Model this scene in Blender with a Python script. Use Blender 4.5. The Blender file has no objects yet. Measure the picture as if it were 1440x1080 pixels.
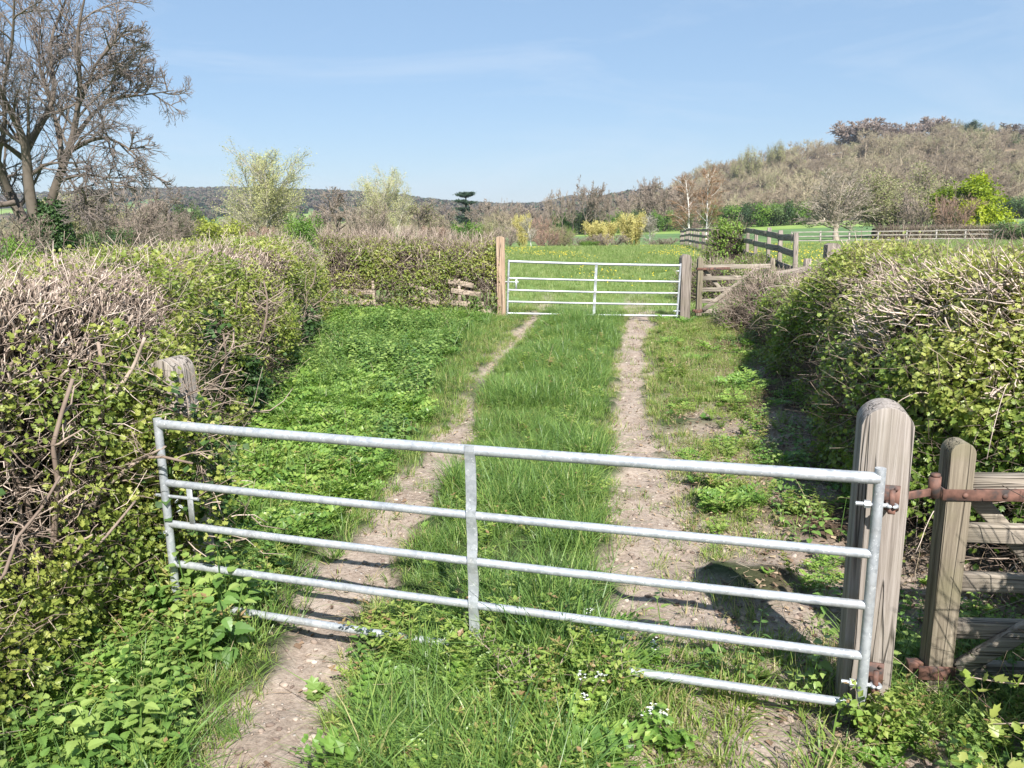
import bpy, bmesh, math
import numpy as np
from mathutils import Matrix, Vector

D = bpy.data
SC = bpy.context.scene
COL = SC.collection
PI = math.pi
rad = math.radians

# ------------------------------------------------------------------ camera model
F_PX, CX, CY = 1120.0, 720.0, 540.0
PITCH = math.atan(F_PX / 5301.0)
ROLL = math.atan(71 / 5301.0)
H = 2.23
_fw = np.array([0, math.cos(PITCH), -math.sin(PITCH)])
_r0 = np.array([1.0, 0, 0])
_u0 = np.array([0, math.sin(PITCH), math.cos(PITCH)])
CR = math.cos(ROLL) * _r0 - math.sin(ROLL) * _u0
CU = math.sin(ROLL) * _r0 + math.cos(ROLL) * _u0


def at(px, py, y):
    d = CR * (px - CX) / F_PX - CU * (py - CY) / F_PX + _fw
    return d * (y / d[1]) + np.array([0, 0, H])


def horizon(px):
    return 303.4 - 0.0134 * (px - 720)


def xat(px, y):
    return float(at(px, horizon(px), y)[0])


# ------------------------------------------------------------------ numeric helpers
def ss(x, a, b):
    t = np.clip((np.asarray(x, float) - a) / (b - a), 0, 1)
    return t * t * (3 - 2 * t)


def _hash(ix, iy, iz, seed):
    n = (ix * 374761393 + iy * 668265263 + iz * 2147483647 + seed * 974634777) & 0xFFFFFFFF
    n = ((n ^ (n >> 13)) * 1274126177) & 0xFFFFFFFF
    n = (n ^ (n >> 16)) & 0xFFFFFF
    return n / float(0xFFFFFF)


def vnoise(P, scale=1.0, seed=0):
    P = np.asarray(P, float) * scale
    if P.shape[-1] == 2:
        P = np.concatenate([P, np.zeros(P.shape[:-1] + (1,))], -1)
    i = np.floor(P).astype(np.int64)
    f = P - i
    f = f * f * (3 - 2 * f)
    r = 0
    for a in (0, 1):
        for b in (0, 1):
            for c in (0, 1):
                w = (f[..., 0] if a else 1 - f[..., 0]) * (f[..., 1] if b else 1 - f[..., 1]) * (f[..., 2] if c else 1 - f[..., 2])
                r = r + w * _hash(i[..., 0] + a, i[..., 1] + b, i[..., 2] + c, seed)
    return r


def fbm(P, scale=1.0, seed=0, o=3):
    r = 0
    a = 0.5
    t = 0
    for k in range(o):
        r = r + a * vnoise(P, scale * 2 ** k, seed + 17 * k)
        t += a
        a *= 0.5
    return r / t


def xy(x, y):
    return np.stack([np.asarray(x, float), np.asarray(y, float)], -1)


def unit(v):
    return v / np.maximum(np.linalg.norm(v, axis=-1, keepdims=True), 1e-9)


def rnd_unit(rng, n):
    return unit(rng.normal(size=(n, 3)))


def frames(normal, rng, spin=None):
    """rotation matrices whose z column is NORMAL and y column a random perpendicular"""
    n = len(normal)
    z = unit(normal)
    a = rnd_unit(rng, n) if spin is None else spin
    y = unit(a - (a * z).sum(-1, keepdims=True) * z)
    x = np.cross(y, z)
    return np.stack([x, y, z], -1)


class Geo:
    def __init__(self):
        self.v, self.f, self.t, self.m = [], [], [], []
        self.n = 0

    def add(self, V, F, tint=0.5, mi=0):
        V = np.asarray(V, float).reshape(-1, 3)
        if not isinstance(F, (list, tuple)):
            F = [F]
        for f in F:
            f = np.asarray(f, np.int64)
            if f.size:
                self.f.append(f + self.n)
                self.m.append(np.full(len(f), mi, np.int32))
        self.v.append(V)
        self.t.append(np.broadcast_to(np.asarray(tint, float), (len(V),)))
        self.n += len(V)
        return self

    def mesh(self, name, mats, smooth=True):
        V = np.concatenate(self.v).astype(np.float32)
        me = D.meshes.new(name)
        me.vertices.add(len(V))
        me.vertices.foreach_set('co', V.ravel())
        cnt = np.concatenate([np.full(len(f), f.shape[1], np.int32) for f in self.f])
        idx = np.concatenate([f.ravel() for f in self.f]).astype(np.int32)
        me.loops.add(len(idx))
        me.loops.foreach_set('vertex_index', idx)
        me.polygons.add(len(cnt))
        st = np.zeros(len(cnt), np.int32)
        st[1:] = np.cumsum(cnt)[:-1]
        me.polygons.foreach_set('loop_start', st)
        me.polygons.foreach_set('loop_total', cnt)
        me.polygons.foreach_set('material_index', np.concatenate(self.m))
        me.polygons.foreach_set('use_smooth', np.full(len(cnt), smooth, bool))
        for m in (mats if isinstance(mats, (list, tuple)) else [mats]):
            me.materials.append(m)
        me.update(calc_edges=True)
        a = me.attributes.new('tint', 'FLOAT', 'POINT')
        a.data.foreach_set('value', np.concatenate(self.t).astype(np.float32))
        return me

    def obj(self, name, mats, parent=None, smooth=True, link=True):
        o = D.objects.new(name, self.mesh(name, mats, smooth))
        if link:
            COL.objects.link(o)
        if parent is not None:
            o.parent = parent
        return o


def tag(o, label=None, cat=None, group=None, kind=None):
    for k, v in (('label', label), ('category', cat), ('group', group), ('kind', kind)):
        if v:
            o[k] = v
    return o


def empty(name, loc, label=None, cat=None, group=None, rz=0.0):
    o = D.objects.new(name, None)
    COL.objects.link(o)
    o.location = loc
    o.rotation_euler = (0, 0, rz)
    o.empty_display_size = 0.2
    return tag(o, label, cat, group)


def copy_tree(o, parent=None):
    c = o.copy()
    COL.objects.link(c)
    if parent is not None:
        c.parent = parent
    for ch in list(o.children):
        copy_tree(ch, c)
    return c


def tubes(G, P, R, sides=4, tint=0.5, mi=0, cap=False):
    P = np.asarray(P, float)
    R = np.asarray(R, float)
    n, m, _ = P.shape
    T = np.empty_like(P)
    T[:, 1:-1] = P[:, 2:] - P[:, :-2]
    T[:, 0] = P[:, 1] - P[:, 0]
    T[:, -1] = P[:, -1] - P[:, -2]
    T = unit(T)
    d = unit(P[:, -1] - P[:, 0])
    ax = np.where(np.abs(d[:, 2:3]) < 0.7, np.array([[0, 0, 1.0]]), np.array([[1.0, 0, 0]]))
    ref = unit(np.cross(d, ax))[:, None, :]
    b = unit(ref - (ref * T).sum(-1, keepdims=True) * T)
    c = np.cross(T, b)
    a = np.arange(sides) * 2 * PI / sides
    V = P[:, :, None, :] + R[:, :, None, None] * (np.cos(a)[None, None, :, None] * b[:, :, None, :] + np.sin(a)[None, None, :, None] * c[:, :, None, :])
    base = np.arange(n)[:, None, None] * (m * sides)
    i = np.arange(m - 1)[None, :, None] * sides
    j = np.arange(sides)[None, None, :]
    j2 = (j + 1) % sides
    q = np.stack([base + i + j, base + i + j2, base + i + sides + j2, base + i + sides + j], -1).reshape(-1, 4)
    F = [q]
    if cap:
        e = np.arange(n)[:, None] * (m * sides) + (m - 1) * sides + np.arange(sides)[None, :]
        F.append(e)
        F.append((np.arange(n)[:, None] * (m * sides) + np.arange(sides)[None, ::-1]))
    t = np.asarray(tint, float)
    if t.ndim == 1:
        t = np.repeat(t, m * sides)
    G.add(V.reshape(-1, 3), F, t, mi)


def insts(G, tv, tf, pos, rot, scl, tint=0.5, mi=0):
    """copies of a small template (verts tv, faces tf) laid into one mesh"""
    pos = np.asarray(pos, float)
    n = len(pos)
    if n == 0:
        return
    k = len(tv)
    scl = np.broadcast_to(np.asarray(scl, float), (n,))
    V = np.einsum('nij,kj->nki', rot, tv) * scl[:, None, None] + pos[:, None, :]
    off = (np.arange(n) * k)[:, None, None]
    F = [(np.asarray(f)[None] + off).reshape(-1, np.asarray(f).shape[1]) for f in (tf if isinstance(tf, list) else [tf])]
    t = np.asarray(tint, float)
    if t.ndim == 1:
        t = np.repeat(t, k)
    G.add(V.reshape(-1, 3), F, t, mi)


# ------------------------------------------------------------------ materials
def nt(name):
    m = D.materials.new(name)
    m.use_nodes = True
    t = m.node_tree
    t.nodes.clear()
    out = t.nodes.new('ShaderNodeOutputMaterial')
    return m, t, out


def N(t, kind, **kw):
    n = t.nodes.new(kind)
    for k, v in kw.items():
        setattr(n, k, v)
    return n


def ramp(t, stops):
    r = N(t, 'ShaderNodeValToRGB')
    e = r.color_ramp.elements
    while len(e) < len(stops):
        e.new(0.5)
    for el, (p, c) in zip(e, stops):
        el.position = p
        el.color = (c[0], c[1], c[2], 1)
    return r


def leaf_mat(name, stops, trans=0.35, rough=0.45, rnd=0.35, spec=0.35, zgrad=False):
    m, t, out = nt(name)
    L = t.links.new
    a = N(t, 'ShaderNodeAttribute', attribute_name='tint')
    oi = N(t, 'ShaderNodeObjectInfo')
    ma = N(t, 'ShaderNodeMath', operation='MULTIPLY_ADD')
    L(oi.outputs['Random'], ma.inputs[0])
    ma.inputs[1].default_value = rnd
    sub = N(t, 'ShaderNodeMath', operation='SUBTRACT')
    L(a.outputs['Fac'], sub.inputs[0])
    sub.inputs[1].default_value = rnd / 2
    L(sub.outputs[0], ma.inputs[2])
    r = ramp(t, stops)
    L(ma.outputs[0], r.inputs[0])
    p = N(t, 'ShaderNodeBsdfPrincipled')
    p.inputs['Roughness'].default_value = rough
    p.inputs['Specular IOR Level'].default_value = spec
    L(r.outputs[0], p.inputs['Base Color'])
    if trans > 0:
        tr = N(t, 'ShaderNodeBsdfTranslucent')
        hs = N(t, 'ShaderNodeHueSaturation')
        hs.inputs['Saturation'].default_value = 1.1
        hs.inputs['Value'].default_value = 1.5
        L(r.outputs[0], hs.inputs['Color'])
        L(hs.outputs[0], tr.inputs['Color'])
        mx = N(t, 'ShaderNodeMixShader')
        mx.inputs[0].default_value = trans
        L(p.outputs[0], mx.inputs[1])
        L(tr.outputs[0], mx.inputs[2])
        L(mx.outputs[0], out.inputs['Surface'])
    else:
        L(p.outputs[0], out.inputs['Surface'])
    return m


def bark_mat(name, stops, rough=0.85, rnd=0.3, nscale=6.0, bump=0.0):
    m, t, out = nt(name)
    L = t.links.new
    a = N(t, 'ShaderNodeAttribute', attribute_name='tint')
    oi = N(t, 'ShaderNodeObjectInfo')
    tc = N(t, 'ShaderNodeTexCoord')
    no = N(t, 'ShaderNodeTexNoise')
    no.inputs['Scale'].default_value = nscale
    no.inputs['Detail'].default_value = 4
    L(tc.outputs['Object'], no.inputs['Vector'])
    s1 = N(t, 'ShaderNodeMath', operation='MULTIPLY_ADD')
    L(no.outputs[0], s1.inputs[0])
    s1.inputs[1].default_value = 0.5
    L(a.outputs['Fac'], s1.inputs[2])
    s2 = N(t, 'ShaderNodeMath', operation='MULTIPLY_ADD')
    L(oi.outputs['Random'], s2.inputs[0])
    s2.inputs[1].default_value = rnd
    L(s1.outputs[0], s2.inputs[2])
    s3 = N(t, 'ShaderNodeMath', operation='SUBTRACT')
    L(s2.outputs[0], s3.inputs[0])
    s3.inputs[1].default_value = 0.25 + rnd / 2
    r = ramp(t, stops)
    L(s3.outputs[0], r.inputs[0])
    p = N(t, 'ShaderNodeBsdfPrincipled')
    p.inputs['Roughness'].default_value = rough
    p.inputs['Specular IOR Level'].default_value = 0.2
    L(r.outputs[0], p.inputs['Base Color'])
    if bump:
        b = N(t, 'ShaderNodeBump')
        b.inputs['Strength'].default_value = bump
        b.inputs['Distance'].default_value = 0.02
        L(no.outputs[0], b.inputs['Height'])
        L(b.outputs[0], p.inputs['Normal'])
    L(p.outputs[0], out.inputs['Surface'])
    return m


def wood_mat(name, axis, cols, green=0.25, seed=0.0):
    """weathered timber, grain running along AXIS of the object"""
    m, t, out = nt(name)
    L = t.links.new
    tc = N(t, 'ShaderNodeTexCoord')
    oi = N(t, 'ShaderNodeObjectInfo')
    mp = N(t, 'ShaderNodeMapping')
    sc = [55.0, 55.0, 55.0]
    sc[axis] = 1.8
    mp.inputs['Scale'].default_value = sc
    cb = N(t, 'ShaderNodeCombineXYZ')
    ml = N(t, 'ShaderNodeMath', operation='MULTIPLY')
    L(oi.outputs['Random'], ml.inputs[0])
    ml.inputs[1].default_value = 40.0
    for k in range(3):
        L(ml.outputs[0], cb.inputs[k])
    va = N(t, 'ShaderNodeVectorMath', operation='ADD')
    L(tc.outputs['Object'], va.inputs[0])
    L(cb.outputs[0], va.inputs[1])
    L(va.outputs[0], mp.inputs['Vector'])
    g = N(t, 'ShaderNodeTexNoise')
    g.inputs['Scale'].default_value = 1.0
    g.inputs['Detail'].default_value = 6
    g.inputs['Roughness'].default_value = 0.65
    g.inputs['Distortion'].default_value = 0.6
    L(mp.outputs[0], g.inputs['Vector'])
    big = N(t, 'ShaderNodeTexNoise')
    big.inputs['Scale'].default_value = 5.0
    big.inputs['Detail'].default_value = 4
    L(va.outputs[0], big.inputs['Vector'])
    r = ramp(t, [(0.28, cols[0]), (0.5, cols[1]), (0.72, cols[2])])
    L(g.outputs[0], r.inputs[0])
    # cracks (checks) in the timber
    mp2 = N(t, 'ShaderNodeMapping')
    s2 = [17.0, 17.0, 17.0]
    s2[axis] = 0.55
    mp2.inputs['Scale'].default_value = s2
    L(va.outputs[0], mp2.inputs['Vector'])
    ck = N(t, 'ShaderNodeTexNoise')
    ck.inputs['Scale'].default_value = 1.0
    ck.inputs['Detail'].default_value = 2
    ck.inputs['Distortion'].default_value = 0.3
    L(mp2.outputs[0], ck.inputs['Vector'])
    ckr = ramp(t, [(0.0, (0, 0, 0)), (0.478, (0, 0, 0)), (0.5, (1, 1, 1)), (0.522, (0, 0, 0))])
    L(ck.outputs[0], ckr.inputs[0])
    mxc = N(t, 'ShaderNodeMixRGB', blend_type='MIX')
    mf = N(t, 'ShaderNodeMath', operation='MULTIPLY')
    L(ckr.outputs[0], mf.inputs[0])
    mf.inputs[1].default_value = 0.8
    L(mf.outputs[0], mxc.inputs[0])
    L(r.outputs[0], mxc.inputs[1])
    mxc.inputs[2].default_value = (0.05, 0.04, 0.032, 1)
    mxg = N(t, 'ShaderNodeMixRGB', blend_type='MIX')
    gr = ramp(t, [(0.45, (0, 0, 0)), (0.75, (green, green, green))])
    L(big.outputs[0], gr.inputs[0])
    L(gr.outputs[0], mxg.inputs[0])
    L(mxc.outputs[0], mxg.inputs[1])
    mxg.inputs[2].default_value = (0.17, 0.16, 0.085, 1)
    p = N(t, 'ShaderNodeBsdfPrincipled')
    p.inputs['Roughness'].default_value = 0.8
    p.inputs['Specular IOR Level'].default_value = 0.2
    L(mxg.outputs[0], p.inputs['Base Color'])
    hs = N(t, 'ShaderNodeMath', operation='MULTIPLY_ADD')
    L(ckr.outputs[0], hs.inputs[0])
    hs.inputs[1].default_value = -1.2
    L(g.outputs[0], hs.inputs[2])
    b = N(t, 'ShaderNodeBump')
    b.inputs['Strength'].default_value = 0.8
    b.inputs['Distance'].default_value = 0.008
    L(hs.outputs[0], b.inputs['Height'])
    L(b.outputs[0], p.inputs['Normal'])
    L(p.outputs[0], out.inputs['Surface'])
    return m


def galv_mat(name):
    m, t, out = nt(name)
    L = t.links.new
    tc = N(t, 'ShaderNodeTexCoord')
    v = N(t, 'ShaderNodeTexVoronoi')
    v.inputs['Scale'].default_value = 55.0
    L(tc.outputs['Object'], v.inputs['Vector'])
    n = N(t, 'ShaderNodeTexNoise')
    n.inputs['Scale'].default_value = 9.0
    n.inputs['Detail'].default_value = 6
    n.inputs['Roughness'].default_value = 0.7
    L(tc.outputs['Object'], n.inputs['Vector'])
    ad = N(t, 'ShaderNodeMath', operation='MULTIPLY_ADD')
    L(v.outputs['Color'], ad.inputs[0])
    ad.inputs[1].default_value = 0.35
    L(n.outputs[0], ad.inputs[2])
    r = ramp(t, [(0.35, (0.29, 0.31, 0.335)), (0.65, (0.43, 0.455, 0.48)), (0.95, (0.56, 0.58, 0.6))])
    L(ad.outputs[0], r.inputs[0])
    # white oxide freckles
    sp = N(t, 'ShaderNodeTexNoise')
    sp.inputs['Scale'].default_value = 70.0
    sp.inputs['Detail'].default_value = 3
    L(tc.outputs['Object'], sp.inputs['Vector'])
    spr = ramp(t, [(0.63, (0, 0, 0)), (0.69, (1, 1, 1))])
    L(sp.outputs[0], spr.inputs[0])
    mx = N(t, 'ShaderNodeMixRGB')
    L(spr.outputs[0], mx.inputs[0])
    L(r.outputs[0], mx.inputs[1])
    mx.inputs[2].default_value = (0.72, 0.73, 0.74, 1)
    dn = N(t, 'ShaderNodeTexNoise')
    dn.inputs['Scale'].default_value = 4.0
    dn.inputs['Detail'].default_value = 8
    dn.inputs['Roughness'].default_value = 0.75
    L(tc.outputs['Object'], dn.inputs['Vector'])
    dr_ = ramp(t, [(0.5, (0, 0, 0)), (0.72, (0.55, 0.55, 0.55))])
    L(dn.outputs[0], dr_.inputs[0])
    md = N(t, 'ShaderNodeMixRGB')
    L(dr_.outputs[0], md.inputs[0])
    L(mx.outputs[0], md.inputs[1])
    md.inputs[2].default_value = (0.3, 0.275, 0.24, 1)
    mx = md
    p = N(t, 'ShaderNodeBsdfPrincipled')
    p.inputs['Metallic'].default_value = 0.45
    rr = N(t, 'ShaderNodeMapRange')
    L(n.outputs[0], rr.inputs['Value'])
    rr.inputs['To Min'].default_value = 0.38
    rr.inputs['To Max'].default_value = 0.62
    L(rr.outputs[0], p.inputs['Roughness'])
    L(mx.outputs[0], p.inputs['Base Color'])
    b = N(t, 'ShaderNodeBump')
    b.inputs['Strength'].default_value = 0.25
    b.inputs['Distance'].default_value = 0.003
    L(n.outputs[0], b.inputs['Height'])
    L(b.outputs[0], p.inputs['Normal'])
    L(p.outputs[0], out.inputs['Surface'])
    return m


def rust_mat(name):
    m, t, out = nt(name)
    L = t.links.new
    tc = N(t, 'ShaderNodeTexCoord')
    n = N(t, 'ShaderNodeTexNoise')
    n.inputs['Scale'].default_value = 22.0
    n.inputs['Detail'].default_value = 6
    L(tc.outputs['Object'], n.inputs['Vector'])
    r = ramp(t, [(0.35, (0.05, 0.04, 0.037)), (0.5, (0.125, 0.064, 0.047)), (0.7, (0.22, 0.11, 0.08))])
    L(n.outputs[0], r.inputs[0])
    p = N(t, 'ShaderNodeBsdfPrincipled')
    p.inputs['Roughness'].default_value = 0.75
    L(r.outputs[0], p.inputs['Base Color'])
    b = N(t, 'ShaderNodeBump')
    b.inputs['Strength'].default_value = 0.4
    b.inputs['Distance'].default_value = 0.003
    L(n.outputs[0], b.inputs['Height'])
    L(b.outputs[0], p.inputs['Normal'])
    L(p.outputs[0], out.inputs['Surface'])
    return m


def ground_mat():
    m, t, out = nt('earth_and_turf')
    L = t.links.new
    geo = N(t, 'ShaderNodeNewGeometry')
    col = N(t, 'ShaderNodeAttribute', attribute_name='cover')
    dm = N(t, 'ShaderNodeAttribute', attribute_name='dirt')
    n1 = N(t, 'ShaderNodeTexNoise')
    n1.inputs['Scale'].default_value = 26.0
    n1.inputs['Detail'].default_value = 7
    n1.inputs['Roughness'].default_value = 0.7
    L(geo.outputs['Position'], n1.inputs['Vector'])
    n2 = N(t, 'ShaderNodeTexNoise')
    n2.inputs['Scale'].default_value = 3.0
    n2.inputs['Detail'].default_value = 5
    L(geo.outputs['Position'], n2.inputs['Vector'])
    n3 = N(t, 'ShaderNodeTexNoise')
    n3.inputs['Scale'].default_value = 0.12
    n3.inputs['Detail'].default_value = 6
    L(geo.outputs['Position'], n3.inputs['Vector'])
    soil = ramp(t, [(0.3, (0.135, 0.098, 0.075)), (0.48, (0.3, 0.238, 0.192)), (0.7, (0.47, 0.39, 0.325))])
    mixn = N(t, 'ShaderNodeMath', operation='MULTIPLY_ADD')
    L(n1.outputs[0], mixn.inputs[0])
    mixn.inputs[1].default_value = 0.65
    ma2 = N(t, 'ShaderNodeMath', operation='MULTIPLY')
    L(n2.outputs[0], ma2.inputs[0])
    ma2.inputs[1].default_value = 0.35
    L(ma2.outputs[0], mixn.inputs[2])
    L(mixn.outputs[0], soil.inputs[0])
    # flinty pebbles in the soil
    vo = N(t, 'ShaderNodeTexVoronoi')
    vo.inputs['Scale'].default_value = 24.0
    L(geo.outputs['Position'], vo.inputs['Vector'])
    vr = ramp(t, [(0.0, (1, 1, 1)), (0.16, (1, 1, 1)), (0.2, (0, 0, 0))])
    L(vo.outputs['Distance'], vr.inputs[0])
    sel = N(t, 'ShaderNodeSeparateColor')
    L(vo.outputs['Color'], sel.inputs[0])
    gt = N(t, 'ShaderNodeMath', operation='GREATER_THAN')
    L(sel.outputs[0], gt.inputs[0])
    gt.inputs[1].default_value = 0.72
    pm = N(t, 'ShaderNodeMath', operation='MULTIPLY')
    L(gt.outputs[0], pm.inputs[0])
    L(vr.outputs[0], pm.inputs[1])
    mp = N(t, 'ShaderNodeMixRGB')
    L(pm.outputs[0], mp.inputs[0])
    L(soil.outputs[0], mp.inputs[1])
    mp.inputs[2].default_value = (0.5, 0.45, 0.4, 1)
    # turf colour with broad and fine variation
    v1 = N(t, 'ShaderNodeMapRange')
    L(n1.outputs[0], v1.inputs['Value'])
    v1.inputs['From Min'].default_value = 0.25
    v1.inputs['From Max'].default_value = 0.75
    v1.inputs['To Min'].default_value = 0.55
    v1.inputs['To Max'].default_value = 1.4
    v3 = N(t, 'ShaderNodeMapRange')
    L(n3.outputs[0], v3.inputs['Value'])
    v3.inputs['From Min'].default_value = 0.3
    v3.inputs['From Max'].default_value = 0.7
    v3.inputs['To Min'].default_value = 0.75
    v3.inputs['To Max'].default_value = 1.25
    vm = N(t, 'ShaderNodeMath', operation='MULTIPLY')
    L(v1.outputs[0], vm.inputs[0])
    L(v3.outputs[0], vm.inputs[1])
    tm = N(t, 'ShaderNodeVectorMath', operation='SCALE')
    L(col.outputs['Color'], tm.inputs[0])
    L(vm.outputs[0], tm.inputs['Scale'])
    fin = N(t, 'ShaderNodeMixRGB')
    L(dm.outputs['Fac'], fin.inputs[0])
    L(tm.outputs[0], fin.inputs[1])
    L(mp.outputs[0], fin.inputs[2])
    p = N(t, 'ShaderNodeBsdfPrincipled')
    p.inputs['Roughness'].default_value = 0.95
    p.inputs['Specular IOR Level'].default_value = 0.1
    L(fin.outputs[0], p.inputs['Base Color'])
    hh = N(t, 'ShaderNodeMath', operation='MULTIPLY_ADD')
    L(pm.outputs[0], hh.inputs[0])
    hh.inputs[1].default_value = 0.4
    L(mixn.outputs[0], hh.inputs[2])
    b = N(t, 'ShaderNodeBump')
    b.inputs['Strength'].default_value = 0.9
    b.inputs['Distance'].default_value = 0.03
    L(hh.outputs[0], b.inputs['Height'])
    L(b.outputs[0], p.inputs['Normal'])
    L(p.outputs[0], out.inputs['Surface'])
    return m


def plain_mat(name, c, rough=0.8):
    m, t, out = nt(name)
    p = N(t, 'ShaderNodeBsdfPrincipled')
    p.inputs['Base Color'].default_value = (*c, 1)
    p.inputs['Roughness'].default_value = rough
    t.links.new(p.outputs[0], out.inputs['Surface'])
    return m


GRASS = leaf_mat('lush_grass_blade', [(0.0, (0.085, 0.16, 0.045)), (0.45, (0.165, 0.275, 0.065)), (0.8, (0.28, 0.37, 0.095)), (1.0, (0.45, 0.4, 0.2))], 0.35, 0.4, 0.5, 0.4)
SGRASS = leaf_mat('short_grass_blade', [(0.0, (0.11, 0.2, 0.04)), (0.5, (0.21, 0.3, 0.06)), (0.8, (0.31, 0.36, 0.1)), (1.0, (0.42, 0.35, 0.19))], 0.35, 0.45, 0.5)
FGRASS = leaf_mat('meadow_grass_blade', [(0.0, (0.14, 0.21, 0.055)), (0.5, (0.215, 0.29, 0.085)), (0.85, (0.3, 0.34, 0.125)), (1.0, (0.42, 0.4, 0.2))], 0.35, 0.5, 0.6)
NETTLE = leaf_mat('nettle_leaf', [(0.0, (0.05, 0.11, 0.028)), (0.5, (0.13, 0.235, 0.052)), (1.0, (0.28, 0.37, 0.1))], 0.3, 0.4, 0.7, 0.45)
PARSLEY = leaf_mat('cow_parsley_leaf', [(0.0, (0.085, 0.175, 0.035)), (0.5, (0.185, 0.31, 0.06)), (1.0, (0.33, 0.42, 0.1))], 0.35, 0.4, 0.7, 0.4)
WEED = leaf_mat('weed_leaf', [(0.0, (0.11, 0.19, 0.035)), (0.55, (0.2, 0.3, 0.06)), (0.88, (0.3, 0.36, 0.09)), (1.0, (0.3, 0.2, 0.1))], 0.35, 0.45, 0.4)
HAWLEAF = leaf_mat('hawthorn_leaf', [(0.0, (0.035, 0.075, 0.018)), (0.3, (0.12, 0.18, 0.035)), (0.7, (0.25, 0.3, 0.06)), (1.0, (0.40, 0.41, 0.11))], 0.35, 0.4, 0.0, 0.4)
IVYLEAF = leaf_mat('ivy_leaf', [(0.0, (0.02, 0.05, 0.015)), (1.0, (0.07, 0.13, 0.035))], 0.15, 0.5, 0.0, 0.3)
BRAMLEAF = leaf_mat('bramble_leaf', [(0.0, (0.055, 0.11, 0.022)), (0.35, (0.13, 0.21, 0.04)), (0.7, (0.24, 0.31, 0.06)), (1.0, (0.40, 0.41, 0.12))], 0.35, 0.4, 0.0, 0.45)
TWIG = bark_mat('hedge_twig', [(0.0, (0.075, 0.056, 0.045)), (0.45, (0.2, 0.15, 0.118)), (0.75, (0.38, 0.3, 0.24)), (1.0, (0.6, 0.49, 0.41))], 0.85, 0.0)
GAPSHADE = bark_mat('painted_gap_shade', [(0.0, (0.015, 0.012, 0.009)), (0.5, (0.035, 0.028, 0.02)), (1.0, (0.07, 0.056, 0.042))], 0.95, 0.0, 30.0)  # near-black brown: shade behind the leaf gaps put into the colour
BARK = bark_mat('tree_bark', [(0.0, (0.06, 0.05, 0.04)), (0.5, (0.13, 0.105, 0.085)), (1.0, (0.24, 0.2, 0.165))], 0.9, 0.1, 5.0, 0.5)
FARTWIG = bark_mat('bare_twig', [(0.0, (0.14, 0.11, 0.092)), (0.5, (0.26, 0.205, 0.165)), (1.0, (0.38, 0.315, 0.255))], 0.9, 0.25, 0.5)
WOODTWIG = bark_mat('wood_twig', [(0.0, (0.23, 0.18, 0.135)), (0.35, (0.32, 0.26, 0.185)), (0.7, (0.37, 0.31, 0.21)), (0.9, (0.36, 0.33, 0.19)), (1.0, (0.31, 0.33, 0.16))], 0.9, 0.8, 0.08)
PALEBARK = bark_mat('pale_bark', [(0.0, (0.2, 0.17, 0.13)), (0.5, (0.36, 0.32, 0.26)), (1.0, (0.55, 0.5, 0.43))], 0.9, 0.1, 3.0)
MIDBARK = bark_mat('light_brown_bark', [(0.0, (0.17, 0.14, 0.11)), (0.5, (0.3, 0.25, 0.2)), (1.0, (0.42, 0.36, 0.29))], 0.9, 0.1, 3.0)
BIRCH = bark_mat('birch_bark', [(0.0, (0.3, 0.27, 0.24)), (0.35, (0.62, 0.58, 0.54)), (1.0, (0.75, 0.72, 0.68))], 0.7, 0.0, 2.0)
RUSTTWIG = bark_mat('rusty_twig', [(0.0, (0.16, 0.09, 0.05)), (0.5, (0.29, 0.18, 0.11)), (1.0, (0.4, 0.27, 0.17))], 0.9, 0.2, 0.5)
OCHRETWIG = bark_mat('ochre_willow_twig', [(0.0, (0.31, 0.25, 0.1)), (0.5, (0.44, 0.37, 0.15)), (1.0, (0.55, 0.48, 0.22))], 0.8, 0.1, 0.5)
REDTWIG = bark_mat('red_brown_twig', [(0.0, (0.17, 0.1, 0.075)), (0.5, (0.29, 0.185, 0.14)), (1.0, (0.38, 0.27, 0.21))], 0.8, 0.1, 0.5)
PALELEAF = leaf_mat('pale_young_leaf', [(0.0, (0.36, 0.36, 0.15)), (1.0, (0.54, 0.54, 0.27))], 0.4, 0.5, 0.0)
LIMELEAF = leaf_mat('lime_leaf', [(0.0, (0.13, 0.19, 0.015)), (0.5, (0.29, 0.35, 0.02)), (1.0, (0.42, 0.45, 0.04))], 0.35, 0.5, 0.0)
OLIVELEAF = leaf_mat('olive_bud', [(0.0, (0.2, 0.205, 0.085)), (0.5, (0.29, 0.29, 0.13)), (1.0, (0.39, 0.38, 0.19))], 0.3, 0.5, 0.3)
DARKLEAF = leaf_mat('evergreen_leaf', [(0.0, (0.022, 0.05, 0.015)), (0.5, (0.05, 0.09, 0.025)), (1.0, (0.1, 0.15, 0.04))], 0.1, 0.5, 0.3)
MIDLEAF = leaf_mat('mid_green_leaf', [(0.0, (0.08, 0.16, 0.025)), (0.5, (0.14, 0.24, 0.035)), (1.0, (0.24, 0.32, 0.06))], 0.3, 0.5, 0.2)
CEDARLEAF = leaf_mat('cedar_needle', [(0.0, (0.02, 0.045, 0.025)), (1.0, (0.06, 0.1, 0.055))], 0.0, 0.6, 0.1)
DRY = leaf_mat('dry_litter', [(0.0, (0.1, 0.065, 0.045)), (0.35, (0.24, 0.165, 0.11)), (0.7, (0.42, 0.33, 0.22)), (1.0, (0.55, 0.45, 0.32))], 0.1, 0.8, 0.0, 0.15)
STONE = bark_mat('flint_and_clod', [(0.0, (0.15, 0.11, 0.09)), (0.55, (0.3, 0.235, 0.19)), (1.0, (0.5, 0.43, 0.37))], 0.9, 0.0, 30.0)
DANDY = leaf_mat('dandelion_yellow', [(0.0, (0.72, 0.50, 0.02)), (1.0, (0.8, 0.62, 0.04))], 0.2, 0.6, 0.0)
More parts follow.
